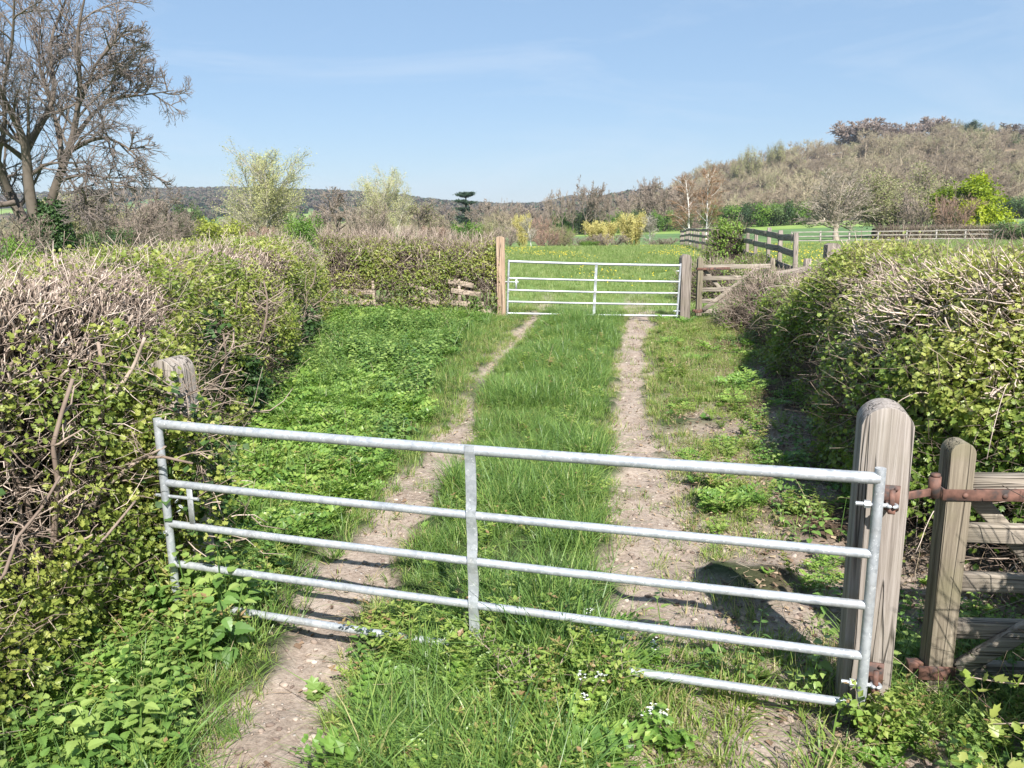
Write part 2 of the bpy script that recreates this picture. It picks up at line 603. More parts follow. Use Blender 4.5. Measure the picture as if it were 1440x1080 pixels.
PETAL = leaf_mat('white_petal', [(0.0, (0.75, 0.77, 0.72)), (1.0, (0.82, 0.82, 0.8))], 0.25, 0.6, 0.0)
GALV = galv_mat('galvanised_steel')
RUST = rust_mat('rusty_iron')
GREY = ((0.17, 0.142, 0.12), (0.315, 0.272, 0.238), (0.45, 0.4, 0.36))
POSTW = wood_mat('weathered_oak_post', 2, GREY, 0.18)
OLDPOSTW = wood_mat('sunbleached_brown_post', 2, ((0.19, 0.125, 0.08), (0.39, 0.27, 0.19), (0.54, 0.41, 0.31)), 0.2)
STILEW = wood_mat('weathered_gate_stile', 2, ((0.1, 0.082, 0.06), (0.21, 0.175, 0.13), (0.34, 0.29, 0.22)), 0.6)
RAILW = wood_mat('weathered_gate_rail', 0, ((0.15, 0.125, 0.1), (0.31, 0.265, 0.215), (0.46, 0.4, 0.335)), 0.3)
FPOSTW = wood_mat('grey_fence_post', 2, ((0.12, 0.1, 0.085), (0.24, 0.2, 0.17), (0.37, 0.32, 0.28)), 0.2)
FRAILW = wood_mat('grey_fence_rail', 0, ((0.12, 0.1, 0.085), (0.25, 0.21, 0.18), (0.4, 0.35, 0.3)), 0.2)
PALERAIL = wood_mat('pale_fence_rail', 0, ((0.22, 0.19, 0.165), (0.33, 0.3, 0.265), (0.44, 0.41, 0.37)), 0.1)
PALEPOST = wood_mat('pale_fence_post', 2, ((0.22, 0.19, 0.165), (0.33, 0.3, 0.265), (0.44, 0.41, 0.37)), 0.1)
BOARDW = wood_mat('broken_board', 0, ((0.22, 0.165, 0.125), (0.38, 0.3, 0.235), (0.52, 0.43, 0.35)), 0.1)

# ------------------------------------------------------------------ terrain
LY = [0, 2.9, 3.93, 4.8, 5.5, 6.9, 8.35, 10.6, 13.5, 15.6, 19, 26]
LX = [-1.0, -1.07, -1.1, -1.07, -0.95, -0.75, -0.5, -0.43, 0.1, 0.37, 0.75, 1.6]
LWY = [2.9, 4, 5.5, 7, 8.4, 10.6, 13, 16]
LWX = [0.33, 0.27, 0.31, 0.28, 0.17, 0.14, 0.15, 0.17]
RY = [0, 3.4, 5.75, 7.2, 9.6, 12.6, 17, 22]
RX = [0.72, 0.86, 1.05, 1.18, 1.46, 1.93, 2.75, 3.5]
RWY = [2.4, 3.4, 5.75, 7.2, 9.6, 12.6, 17]
RWX = [0.46, 0.42, 0.35, 0.31, 0.26, 0.28, 0.34]


def tracks(x, y):
    """signed distance beyond each wheel track's edge (negative inside it)"""
    l = np.abs(x - np.interp(y, LY, LX)) - np.interp(y, LWY, LWX)
    r = np.abs(x - np.interp(y, RY, RX)) - np.interp(y, RWY, RWX)
    return l, r


def hedge_x(y):
    return np.interp(y, [0, 4.5, 8, 10.75, 15.5, 18], [-2.45, -2.55, -2.85, -3.05, -3.6, -3.7])


def rhedge_x(y):
    return np.interp(y, [3.5, 4.6, 5.2, 7.4, 10.2, 13.5, 16.5, 20], [2.5, 2.55, 2.65, 3.1, 3.75, 4.2, 4.55, 5.2])


def dirt_mask(x, y):
    l, r = tracks(x, y)
    p = xy(x, y)
    n = (fbm(p, 2.2, 5) - 0.5) * 0.46 + (vnoise(p, 9.0, 8) - 0.5) * 0.14
    dl = 1 - ss(l + n, -0.05, 0.07)
    dr = 1 - ss(r + n, -0.05, 0.07)
    # the left track half vanishes in grass further up
    dl = dl * (1 - 0.75 * ss(y, 8.2, 8.9) * (1 - ss(y, 10.0, 11.0)) * (vnoise(p, 1.4, 3) > 0.35))
    fade = 1 - ss(y, 17.5, 24)
    # worn verge to the right of the right track
    rc = np.interp(y, RY, RX)
    verge = ss(x - rc, 0.1, 0.4) * (1 - ss(x - rhedge_x(y), 0.4, 0.9)) * (1 - ss(y, 10, 14))
    verge = verge * ss(fbm(p, 1.3, 21) + 0.22 * (1 - ss(y, 4.0, 6.0)), 0.38, 0.56)
    return np.clip(np.maximum(np.maximum(dl, dr) * fade, 0.85 * verge), 0, 1)


PXK = np.array([-200, 0, 100, 200, 300, 420, 500, 560, 620, 700, 760, 800, 850, 900, 1000, 1700.0])
PYK = np.array([280, 279, 277, 271, 271, 272, 274, 279, 287, 291, 291, 290, 295, 297, 297, 297.0])
AK = np.array([(px - 720) / F_PX / 1.022 for px in PXK])
EK = np.array([(horizon(px) - py) / F_PX / 1.022 for px, py in zip(PXK, PYK)])


def gz(x, y):
    x = np.asarray(x, float)
    y = np.asarray(y, float)
    lane = ss(y, 5, 16) * (0.13 - 0.045 * (np.clip(x, -4, 5) - 1.7)) * (1 - ss(y, 20, 55))
    base = np.interp(y, [16, 30, 45, 58, 75, 110, 150, 300, 600, 900], [0, 0.02, -0.05, -0.15, -0.8, -1.6, -2.1, -4.3, -5, -5])
    bank = 0.42 * ss(x, 4.3, 7.0) * ss(y, 4, 9) * (1 - ss(y, 22, 60))
    a = x / np.maximum(y, 1.0)
    hx = np.interp(x, [40, 66, 88, 132, 178, 226, 270, 340, 700], [0, 2.0, 7, 24, 36, 42, 43, 42.5, 32])
    hy = ss(y, 235, 530) * (1 - 0.5 * ss(y, 600, 1200))
    rise = 3.0 * ss(x, 10, 120) * ss(y, 90, 250)
    far = np.interp(a, AK, EK) * 1900 * ss(y, 650, 1900) * (1 - ss(x, 150, 500) * 0.7)
    und = (fbm(xy(x, y), 0.012, 77) - 0.5) * 9 * ss(y, 500, 1200)
    return lane + base + bank + hx * hy + rise + far + und


def lin_lines(a, b, st):
    n = max(1, int(round((b - a) / st)))
    return list(np.linspace(a, b, n + 1)[:-1])


xs = np.array(lin_lines(-2400, -420, 40) + lin_lines(-420, -60, 7) + lin_lines(-60, -4.5, 1.0) + lin_lines(-4.5, 5.6, 0.055)
              + lin_lines(5.6, 60, 1.0) + lin_lines(60, 420, 7) + lin_lines(420, 2400, 40) + [2400])
ys = np.array(lin_lines(-40, -4, 4) + lin_lines(-4, 2.2, 0.5) + lin_lines(2.2, 19, 0.06) + lin_lines(19, 72, 0.8)
              + lin_lines(72, 640, 6) + lin_lines(640, 3000, 30) + [3000])
X, Y = np.meshgrid(xs, ys)
dirt = dirt_mask(X, Y) * (X > -5) * (X < 6.5) * (Y < 25)
Z = gz(X, Y)
near = (np.abs(X) < 6) & (Y > 1.5) & (Y < 20)
Pn = xy(X, Y)
lum = np.where(near, (fbm(Pn, 5.5, 31, 3) - 0.5) * 0.075 * dirt + (vnoise(Pn, 1.1, 4) - 0.5) * 0.05 - 0.06 * dirt, 0)
Z = Z + lum


def ground_z(x, y):
    """height of the sheet as built, near the lane with its ruts"""
    x = np.asarray(x, float)
    y = np.asarray(y, float)
    p = xy(x, y)
    d = dirt_mask(x, y)
    n = (np.abs(x) < 6) & (y > 1.5) & (y < 20)
    return gz(x, y) + np.where(n, (vnoise(p, 1.1, 4) - 0.5) * 0.05 - 0.06 * d + (fbm(p, 5.5, 31, 3) - 0.5) * 0.075 * d, 0)


def clearing(x, y):
    """open fields on the hillside"""
    a = x / y
    return ((x > 268) & (x < 345) & (y > 400) & (y < 455))


def cover_colour(x, y):
    p = xy(x, y)
    c = np.empty(x.shape + (3,))
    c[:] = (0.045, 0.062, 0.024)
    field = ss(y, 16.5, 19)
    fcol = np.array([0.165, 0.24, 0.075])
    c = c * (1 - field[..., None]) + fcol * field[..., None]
    # brown leafy litter in the right-hand verge and under hedges
    lit = ss(x - rhedge_x(y), -1.3, -0.6) * (1 - ss(y, 15, 17)) * (x < 9)
    lit = np.maximum(lit, (1 - ss(x - hedge_x(y), -0.1, 0.35)) * (1 - ss(y, 15.5, 17)) * (x > -6))
    c = c * (1 - lit[..., None]) + np.array([0.095, 0.065, 0.045]) * lit[..., None]
    # far fields: strips of crop and pasture
    u = ss(y, 95, 130)
    strip = vnoise(np.stack([x * 0.006, y * 0.018], -1), 1.0, 9)
    fc = np.where(strip[..., None] > 0.5, np.array([0.22, 0.31, 0.08]), np.array([0.11, 0.18, 0.07]))
    fc = np.where((strip > 0.72)[..., None], np.array([0.2, 0.25, 0.09]), fc)
    c = c * (1 - u[..., None]) + fc * u[..., None]
    wood = ss(y, 246, 262) * ss(x, 38, 60) * (1 - clearing(x, y))
    c = c * (1 - wood[..., None]) + np.array([0.13, 0.1, 0.07]) * wood[..., None]
    cl = clearing(x, y)
    c = np.where(cl[..., None], np.array([0.27, 0.2, 0.13]), c)
    # left hills: woods with green gaps
    fw = far_wood(x, y)
    c = c * (1 - fw[..., None]) + np.array([0.075, 0.06, 0.045]) * fw[..., None]
    return c


def far_wood(x, y):
    n = fbm(np.stack([x * 0.0035, y * 0.0045], -1), 1.0, 55, 3)
    return ss(y, 620, 760) * ss(n + 0.3 * ss(y, 1250, 1700), 0.5, 0.54)


cover = cover_colour(X, Y)


def sheet(name, sel, mat):
    ny, nx = X.shape
    ii, jj = np.nonzero(sel)
    a = ii * nx + jj
    q = np.stack([a, a + 1, a + nx + 1, a + nx], -1)
    used, inv = np.unique(q, return_inverse=True)
    V = np.stack([X.ravel()[used], Y.ravel()[used], Z.ravel()[used]], -1)
    G = Geo().add(V, inv.reshape(-1, 4))
    o = G.obj(name, mat)
    at_ = o.data.attributes.new('dirt', 'FLOAT', 'POINT')
    at_.data.foreach_set('value', dirt.ravel()[used].astype(np.float32))
    cc = np.ones((len(used), 4), np.float32)
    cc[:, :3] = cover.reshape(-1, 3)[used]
    ac = o.data.attributes.new('cover', 'FLOAT_COLOR', 'POINT')
    ac.data.foreach_set('color', cc.ravel())
    return tag(o, kind='structure')


GM = ground_mat()
yc = 0.5 * (Y[:-1, :-1] + Y[1:, 1:])
xc = 0.5 * (X[:-1, :-1] + X[1:, 1:])
dl_, dr_ = tracks(xc, yc)
is_track = (np.minimum(dl_, dr_) < 0.0) & (yc < 19) & (yc > 2.2) & (np.abs(xc) < 5)
is_hill = yc > 240
sheet('dirt_track', is_track, GM)
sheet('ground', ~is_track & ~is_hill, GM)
sheet('hills', is_hill, GM)

# ------------------------------------------------------------------ timber and steel helpers
def beam(G, p0, p1, w, h, up=(0, 0, 1), bev=0.008, seg=6, wob=0.0, seed=0, tint=0.5):
    """rounded rectangular timber from p0 to p1, h along UP"""
    p0 = np.array(p0, float)
    p1 = np.array(p1, float)
    t = unit(p1 - p0)
    u = np.array(up, float)
    u = unit(u - (u @ t) * t)
    s = np.cross(u, t)
    a, b, k = w / 2, h / 2, bev
    prof = []
    for sx, sy, a0 in ((1, 1, 0), (-1, 1, 90), (-1, -1, 180), (1, -1, 270)):
        for d in (0, 45, 90):
            an = rad(a0 + d)
            prof.append((sx * (a - k) + k * math.cos(an), sy * (b - k) + k * math.sin(an)))
    prof = np.array(prof)
    m = len(prof)
    rng = np.random.default_rng(seed)
    V = []
    for i in range(seg + 1):
        q = p0 + (p1 - p0) * i / seg
        o = rng.normal(size=2) * wob
        V.append(q + (prof[:, :1] + o[0]) * s + (prof[:, 1:] + o[1]) * u)
    V = np.concatenate(V)
    i = np.arange(seg)[:, None] * m
    j = np.arange(m)[None]
    j2 = (j + 1) % m
    q = np.stack([i + j, i + j2, i + m + j2, i + m + j], -1).reshape(-1, 4)
    G.add(V, [q, np.arange(m)[None, ::-1], (seg * m + np.arange(m))[None]], tint)


def prism_bm(outline, depth, bev=0.008, segs=2, wear=0.0, seed=0):
    """outline in x-z extruded along y, edges bevelled, slightly worn"""
    bm = bmesh.new()
    fr = [bm.verts.new((x, -depth / 2, z)) for x, z in outline]
    bk = [bm.verts.new((x, depth / 2, z)) for x, z in outline]
    bm.faces.new(fr)
    bm.faces.new(bk[::-1])
    n = len(outline)
    for i in range(n):
        bm.faces.new((fr[i], bk[i], bk[(i + 1) % n], fr[(i + 1) % n]))
    bmesh.ops.recalc_face_normals(bm, faces=bm.faces)
    ed = [e for e in bm.edges if len(e.link_faces) == 2 and e.calc_face_angle() > rad(35)]
    bmesh.ops.bevel(bm, geom=ed, offset=bev, segments=segs, affect='EDGES', profile=0.6)
    return bm


def bm_obj(name, bm, mat, parent, smooth=True):
    me = D.meshes.new(name)
    bm.to_mesh(me)
    bm.free()
    if smooth:
        for p in me.polygons:
            p.use_smooth = True
        try:
            me.set_sharp_from_angle(angle=rad(40))
        except Exception:
            pass
    me.materials.append(mat)
    o = D.objects.new(name, me)
    COL.objects.link(o)
    o.parent = parent
    return o


def tube_obj(name, pts, r, mat, parent, sides=20, cap=True):
    G = Geo()
    pts = np.array(pts, float)[None]
    rr = np.full(pts.shape[:2], r) if np.isscalar(r) else np.array(r, float)[None]
    tubes(G, pts, rr, sides, 0.5, 0, cap)
    o = G.obj(name, mat, parent)
    try:
        o.data.set_sharp_from_angle(angle=rad(50))
    except Exception:
        pass
    return o


def arch_outline(w, h, rise, n=12):
    a = w / 2
    R_ = (a * a + rise * rise) / (2 * rise)
    cz = h - R_
    th = math.asin(a / R_)
    pts = [(-a, -0.3), (a, -0.3)]
    for i in range(n + 1):
        an = th - 2 * th * i / n
        pts.append((R_ * math.sin(an), cz + R_ * math.cos(an)))
    return pts


def gate_post(loc, rz, w, d, h, rise, mat, label, lean=(0, 0)):
    bm = prism_bm(arch_outline(w, h, rise), d, 0.006, 2)
    me = D.meshes.new('gate_post')
    bmesh.ops.triangulate(bm, faces=[f for f in bm.faces if len(f.verts) > 4])
    bm.to_mesh(me)
    bm.free()
    for p in me.polygons:
        p.use_smooth = True
    me.set_sharp_from_angle(angle=rad(32))
    me.materials.append(mat)
    o = D.objects.new('gate_post', me)
    COL.objects.link(o)
    o.location = loc
    o.rotation_euler = (lean[0], lean[1], rz)
    return tag(o, label, 'gate post')


# ------------------------------------------------------------------ steel field gates
BARZ = [1.146, 0.81, 0.572, 0.335, 0.098]


def metal_gate(A, B, label):
    """A: latch end (left), B: hinge end"""
    A = np.array(A, float)
    B = np.array(B, float)
    Lg = float(np.linalg.norm((B - A)[:2]))
    rz = math.atan2(B[1] - A[1], B[0] - A[0])
    g = empty('metal_gate', A, label, 'field gate', None, rz)
    g.rotation_euler = (0, -math.asin((B[2] - A[2]) / Lg), rz)
    rng = np.random.default_rng(3)
    for k, z in enumerate(BARZ):
        r = 0.0255 if k == 0 else 0.0205
        n = 9
        xx = np.linspace(0.0, Lg, n)
        sag = -0.012 * np.sin(np.linspace(0, PI, n)) * (1 if k in (0, 2) else 0.6)
        tube_obj('bar', np.stack([xx, rng.normal(0, 0.002, n), z + sag], -1), r, GALV, g)
    for x, top in ((0.0, 1.178), (Lg, 1.19)):
        tube_obj('stile', [(x, 0, 0.045), (x, 0, 0.6), (x, 0, top)], 0.0225, GALV, g)
    # flat centre strap, dressed over each bar so that it waves
    zs = np.linspace(0.0, 1.165, 40)
    yo = np.full(40, -0.016)
    for z in BARZ:
        yo = np.minimum(yo, -0.016 - 0.014 * np.exp(-((zs - z) / 0.05) ** 2))
    G = Geo()
    w, t = 0.0265, 0.004
    xm = Lg * 0.502
    wv = w * (1 - 0.12 * np.exp(-((zs[:, None] - np.array(BARZ)[None]) / 0.035) ** 2).sum(1))
    V = []
    for z, y_, ww in zip(zs, yo, wv):
        V += [(xm - ww, y_ - t, z), (xm + ww, y_ - t, z), (xm + ww, y_ + t, z), (xm - ww, y_ + t, z)]
    i = np.arange(39)[:, None] * 4
    j = np.arange(4)[None]
    q = np.stack([i + j, i + (j + 1) % 4, i + 4 + (j + 1) % 4, i + 4 + j], -1).reshape(-1, 4)
    G.add(V, [q, np.array([[0, 3, 2, 1]]), np.array([[156, 157, 158, 159]])])
    G.obj('centre_strap', GALV, g, smooth=False)
    # spring latch: flat hanger, sliding bolt
    G = Geo()
    beam(G, (0.165, -0.004, 0.585), (0.165, -0.004, 0.795), 0.008, 0.034, up=(1, 0, 0), bev=0.002, seg=2)
    la = G.obj('latch_hanger', GALV, g)
    tube_obj('latch_bolt', [(-0.06, 0.0, 0.735), (0.1, 0.0, 0.735), (0.215, 0.0, 0.735)], 0.0095, GALV, la, 12)
    # chain looped from the latch round the stile
    G = Geo()
    path = []
    for s in np.linspace(0, 1, 15):
        path.append((0.16 - 0.22 * s, -0.028 - 0.02 * math.sin(PI * s), 0.70 - 0.19 * math.sin(PI * s * 0.55) + 0.02 * s))
    for s in np.linspace(0.07, 1, 7):
        path.append((0.11 - 0.02 * math.sin(9 * s), -0.03, 0.64 + 0.09 * s))
    path = np.array(path)
    for k in range(len(path) - 1):
        if k == 14:
            continue
        a, b = path[k], path[k + 1]
        c = (a + b) / 2
        d = unit(b - a)
        side = unit(np.cross(d, np.array([0, 1, 0.3]) if k % 2 else np.array([0.2, 0.1, 1.0])))
        th = np.linspace(0, 2 * PI, 11)
        ring = c + np.cos(th)[:, None] * d * 0.0135 + np.sin(th)[:, None] * side * 0.0075
        tubes(G, ring[None], np.full((1, 11), 0.0026), 6)
    G.obj('chain', GALV, g)
    # hinge eye bolts on the post side
    for z in (1.03, 0.2):
        e = tube_obj('hinge_bolt', [(Lg - 0.085, 0.0, z), (Lg + 0.02, 0.0, z), (Lg + 0.036, 0.0, z)], 0.009, GALV, g, 12)
        G = Geo()
        th = np.linspace(0, 2 * PI, 17)
        ring = np.stack([Lg + 0.055 + 0.019 * np.cos(th), 0.004 + 0.019 * np.sin(th), np.full(17, z)], -1)
        tubes(G, ring[None], np.full((1, 17), 0.0085), 8)
        G.obj('eye', GALV, e)
        G = Geo()
        tubes(G, np.array([[(Lg - 0.052, 0, z), (Lg - 0.028, 0, z)]]), np.full((1, 2), 0.017), 6, cap=True)
        G.obj('nut', GALV, e, smooth=False)
    return g


GA, GB = np.array([-1.93, 4.20, 0.0]), np.array([1.518, 3.142, 0.0])
metal_gate(GA, GB, 'galvanised steel five-bar gate closing the lane entrance, chained at its hedge end')
FA, FB = np.array([-0.08, 16.22, 0.185]), np.array([3.48, 16.64, 0.03])
metal_gate(FA, FB, 'distant galvanised five-bar gate between the lane and the dandelion meadow')

GRZ = math.atan2(*(GB - GA)[1::-1])
pr = gate_post((1.604, 3.32, 0), GRZ, 0.205, 0.20, 1.425, 0.08, POSTW, 'stout grey gate post with rounded top and rusty hinge plate, steel gate hangs on it', (0, 0))


def hook_plate(post, z, side=-1):
    G = Geo()
    beam(G, (0.03, -0.104, z - 0.05), (0.03, -0.104, z + 0.06), 0.075, 0.008, up=(0, 1, 0), bev=0.003, seg=1)
    o = G.obj('hinge_plate', RUST, post)
    G = Geo()
    tubes(G, np.array([[(0.024, -0.186, z - 0.03), (0.024, -0.186, z + 0.065)]]), np.full((1, 2), 0.012), 12, cap=True)
    beam(G, (0.024, -0.108, z - 0.02), (0.024, -0.2, z - 0.02), 0.03, 0.03, bev=0.004, seg=1)
    G.obj('pin', RUST, o)
    for sx, sz in ((0.05, 0.045), (0.05, -0.036)):
        G = Geo()
        tubes(G, np.array([[(sx, -0.105, z + sz), (sx, -0.1135, z + sz)]]), np.full((1, 2), 0.009), 8, cap=True)
        G.obj('rivet', RUST, o)


hook_plate(pr, 1.03)
hook_plate(pr, 0.2)
# arm that carries the wooden gate's hinge
G = Geo()
beam(G, (0.09, 0.02, 1.0), (0.24, 0.13, 1.0), 0.012, 0.036, bev=0.003, seg=1)
tubes(G, np.array([[(0.245, 0.135, 0.975), (0.245, 0.135, 1.07)]]), np.full((1, 2), 0.026), 16, cap=True)
tubes(G, np.array([[(0.245, 0.135, 1.07), (0.245, 0.135, 1.083)]]), np.full((1, 2), 0.021), 14, cap=True)
G.obj('hinge_arm', RUST, pr)

gate_post((-1.985, 4.62, 0), GRZ, 0.17, 0.19, 1.44, 0.085, POSTW, 'grey gate post with rounded top half buried in the trimmed hedge', (0, rad(-1)))
gate_post((-0.2, 16.2, 0.2), 0.1, 0.17, 0.17, 1.63, 0.03, OLDPOSTW, 'tall orange-brown square gate post at the end of the far hedge')
gate_post((3.64, 16.72, 0.04), 0.1, 0.21, 0.2, 1.36, 0.08, FPOSTW, 'pale round-topped gate post between distant steel gate and small wooden gate')

# ------------------------------------------------------------------ wooden gates
def wooden_gate(loc, rz, label, Lw=1.55):
    g = empty('wooden_gate', loc, label, 'wooden gate', None, rz)
    outl = arch_outline(0.112, 1.225, 0.05, 8)
    outl[0] = (-0.056, 0.0)
    outl[1] = (0.056, 0.0)
    s = bm_obj('hanging_stile', prism_bm(outl, 0.11, 0.008, 2), STILEW, g)
    G = Geo()
    beam(G, (Lw, 0, 0.0), (Lw, 0, 1.18), 0.07, 0.09, up=(1, 0, 0), seg=4)
    G.obj('clapping_stile', STILEW, g)
    for k, (z0, z1) in enumerate(((0.975, 1.065), (0.74, 0.828), (0.5, 0.588), (0.262, 0.352), (0.045, 0.132))):
        G = Geo()
        beam(G, (0.063, 0.0, (z0 + z1) / 2), (Lw - 0.045, 0.0, (z0 + z1) / 2), 0.05 if k else 0.075, z1 - z0, seg=6, wob=0.001, seed=k)
        G.obj('rail', RAILW, g)
    # long brace rises from the heel, the short one drops from the head
    G = Geo()
    beam(G, (0.08, -0.047, 0.12), (1.25, -0.047, 1.0), 0.035, 0.085, seg=6)
    G.obj('brace', RAILW, g)
    G = Geo()
    beam(G, (0.1, 0.047, 0.96), (0.85, 0.047, 0.14), 0.035, 0.075, seg=6)
    G.obj('brace', RAILW, g)
    # rusty strap hinge wraps the head of the stile and runs along the top rail
    G = Geo()
    beam(G, (-0.075, -0.0605, 0.985), (0.62, -0.0605, 0.985), 0.008, 0.052, bev=0.002, seg=2)
    beam(G, (-0.0685, -0.058, 0.985), (-0.0685, 0.058, 0.985), 0.008, 0.052, bev=0.002, seg=1)
    beam(G, (0.07, -0.046, 0.985), (0.6, -0.046, 0.985), 0.02, 0.05, bev=0.002, seg=1)
    th = G.obj('strap_hinge', RUST, g)
    for x in (0.02, 0.19, 0.36, 0.53):
        G = Geo()
        tubes(G, np.array([[(x, -0.064, 0.985), (x, -0.0685, 0.985), (x, -0.072, 0.985)]]), np.array([[0.013, 0.012, 0.005]]), 12, cap=True)
        G.obj('rivet', RUST, th)
    G = Geo()
    beam(G, (-0.1, -0.059, 0.1), (0.065, -0.059, 0.1), 0.008, 0.07, bev=0.002, seg=1)
    beam(G, (-0.13, 0.0, 0.105), (-0.066, 0.0, 0.105), 0.05, 0.05, bev=0.004, seg=1)
    G.obj('heel_strap', RUST, g)
    return g


wooden_gate((2.005, 3.44, -0.005), rad(-5), 'weathered wooden gate with rusty strap hinge beside the stout post, in dappled shade')
wooden_gate((3.99, 16.9, 0.1), rad(3), 'distant bleached wooden gate with red-rusted hinge, half hidden by dead brambles')

# ------------------------------------------------------------------ hedges
LEAF_V = np.array([(0, 0, 0), (0.3, 0.42, 0.07), (0, 1.0, 0.02), (-0.3, 0.42, 0.07), (0, 0.5, -0.03)], float)
LEAF_F = np.array([(0, 1, 4), (1, 2, 4), (2, 3, 4), (3, 0, 4)])
# small three-lobed leaf
_o = [(0, 0), (0.2, 0.12), (0.42, 0.38), (0.24, 0.46), (0.34, 0.74), (0.14, 0.74), (0, 1.0), (-0.14, 0.74), (-0.34, 0.74), (-0.24, 0.46), (-0.42, 0.38), (-0.2, 0.12)]
LOBE_V = np.array([(a, b, 0.12 * abs(a) + 0.03 * b) for a, b in _o] + [(0, 0.45, -0.03)], float)
LOBE_F = np.array([(i, (i + 1) % 12, 12) for i in range(12)])
QUAD_V = np.array([(-0.5, 0, 0), (0.5, 0, 0.1), (0.5, 1, 0), (-0.5, 1, 0.1)], float)
QUAD_F = np.array([(0, 1, 2, 3)])


def branch(rng, P, R, n, t0, t1, lenf, ang, up, wig, m, rf=0.55, rmin=0.0, taper=0.35, flat=0.0, lenabs=None):
    N_, M_, _ = P.shape
    idx = np.repeat(np.arange(N_), n)
    t = t0 + (t1 - t0) * (np.tile(np.arange(n), N_) + rng.random(N_ * n)) / n
    f = t * (M_ - 1)
    i = np.clip(f.astype(int), 0, M_ - 2)
    w = (f - i)[:, None]
    pos = P[idx, i] * (1 - w) + P[idx, i + 1] * w
    tan = unit(P[idx, i + 1] - P[idx, i])
    rp = R[idx, i] * (1 - w[:, 0]) + R[idx, i + 1] * w[:, 0]
    plen = np.linalg.norm(np.diff(P, axis=1), axis=2).sum(1)[idx]
    pv = rng.normal(size=pos.shape)
    pv[:, 2] *= 1 - flat
    pv = unit(pv - (pv * tan).sum(-1, keepdims=True) * tan)
    a = np.radians(ang[0] + ang[1] * rng.normal(size=len(t)))[:, None]
    d = unit(np.cos(a) * tan + np.sin(a) * pv)
    L_ = plen * lenf * (1 - 0.45 * (t - t0) / max(t1 - t0, 1e-6)) * (0.65 + 0.7 * rng.random(len(t)))
    Q = np.empty((len(t), m, 3))
    Q[:, 0] = pos
    for k in range(1, m):
        Q[:, k] = Q[:, k - 1] + d * (L_ / (m - 1))[:, None]
        d = unit(d + np.array([0, 0, up]) + rng.normal(size=d.shape) * wig)
    r = np.maximum(rp * rf, rmin)
    return Q, r[:, None] * np.linspace(1, taper, m)[None]


class HedgeShape:
    """rounded bank swept along the front base line PTS (x, y); thickness runs to the back"""

    def __init__(self, pts, thick, height, seed, lump=0.16, expo=4.5, side=1):
        self.p = np.array(pts, float)
        d = np.diff(self.p, axis=0)
        self.cum = np.concatenate([[0], np.cumsum(np.linalg.norm(d, axis=1))])
        self.L = self.cum[-1]
        self.thick = thick
        self.height = height
        self.seed = seed
        self.lump = lump
        th = np.linspace(0.0, PI, 400)
        c, s = np.cos(th), np.sin(th)
        e = 2 / expo
        self.cx = np.sign(c) * np.abs(c) ** e
        self.cz = np.abs(s) ** e
        self.side = side

    def line(self, s):
        x = np.interp(s, self.cum, self.p[:, 0])
        y = np.interp(s, self.cum, self.p[:, 1])
        e = 0.5
        x2 = np.interp(np.clip(s + e, 0, self.L), self.cum, self.p[:, 0])
        y2 = np.interp(np.clip(s + e, 0, self.L), self.cum, self.p[:, 1])
        x1 = np.interp(np.clip(s - e, 0, self.L), self.cum, self.p[:, 0])
        y1 = np.interp(np.clip(s - e, 0, self.L), self.cum, self.p[:, 1])
        t = unit(np.stack([x2 - x1, y2 - y1], -1))
        nrm = np.stack([t[:, 1], -t[:, 0]], -1) * self.side
        return x, y, nrm

    def at(self, s, u, depth=0.0):
        """u in 0..1 round the section: 0 front foot, 1 back foot; DEPTH inside the surface"""
        x, y, nrm = self.line(s)
        i = np.clip(u, 0, 1) * 399
        cx = np.interp(i, np.arange(400), self.cx)
        cz = np.interp(i, np.arange(400), self.cz)
        tk = self.thick(s) if callable(self.thick) else self.thick
        h = self.height(s, x, y)
        off = -tk / 2 + cx * tk / 2
        # section normal
        nx = np.sign(cx) * np.abs(cx) ** 3 / np.maximum(tk, 0.1)
        nz = cz ** 3 / np.maximum(h, 0.1)
        l = np.hypot(nx, nz) + 1e-9
        nx, nz = nx / l, nz / l
        q = np.stack([x + nrm[:, 0] * off, y + nrm[:, 1] * off, cz * h], -1)
        lm = (fbm(q, 1.3, self.seed, 3) - 0.5) * 2 * self.lump
        d = lm - depth
        q[:, 0] += nrm[:, 0] * nx * d
        q[:, 1] += nrm[:, 1] * nx * d
        q[:, 2] += nz * d * 0.6
        q[:, 2] = np.maximum(q[:, 2], 0.02) + gz(q[:, 0], q[:, 1])
        n3 = np.stack([nrm[:, 0] * nx, nrm[:, 1] * nx, nz], -1)
        return q, unit(n3)


def su_sample(rng, n, hs, near_bias=None, front=0.75):
    """positions along the hedge and round its section: mostly front and top"""
    s = rng.random(n * 2) * hs.L
    if near_bias is not None:
        keep = rng.random(n * 2) < near_bias(s)
        s = s[keep][:n]
    else:
        s = s[:n]
    m = len(s)
    # arc-length-uniform parameter
    tk, h = 1.5, 1.9
    seg = np.hypot(np.diff(hs.cx) * tk / 2, np.diff(hs.cz) * h)
    cum = np.concatenate([[0], np.cumsum(seg)]) / seg.sum()
    uf = np.interp(rng.random(m) * front, cum, np.linspace(0, 1, 400))
    return s, uf


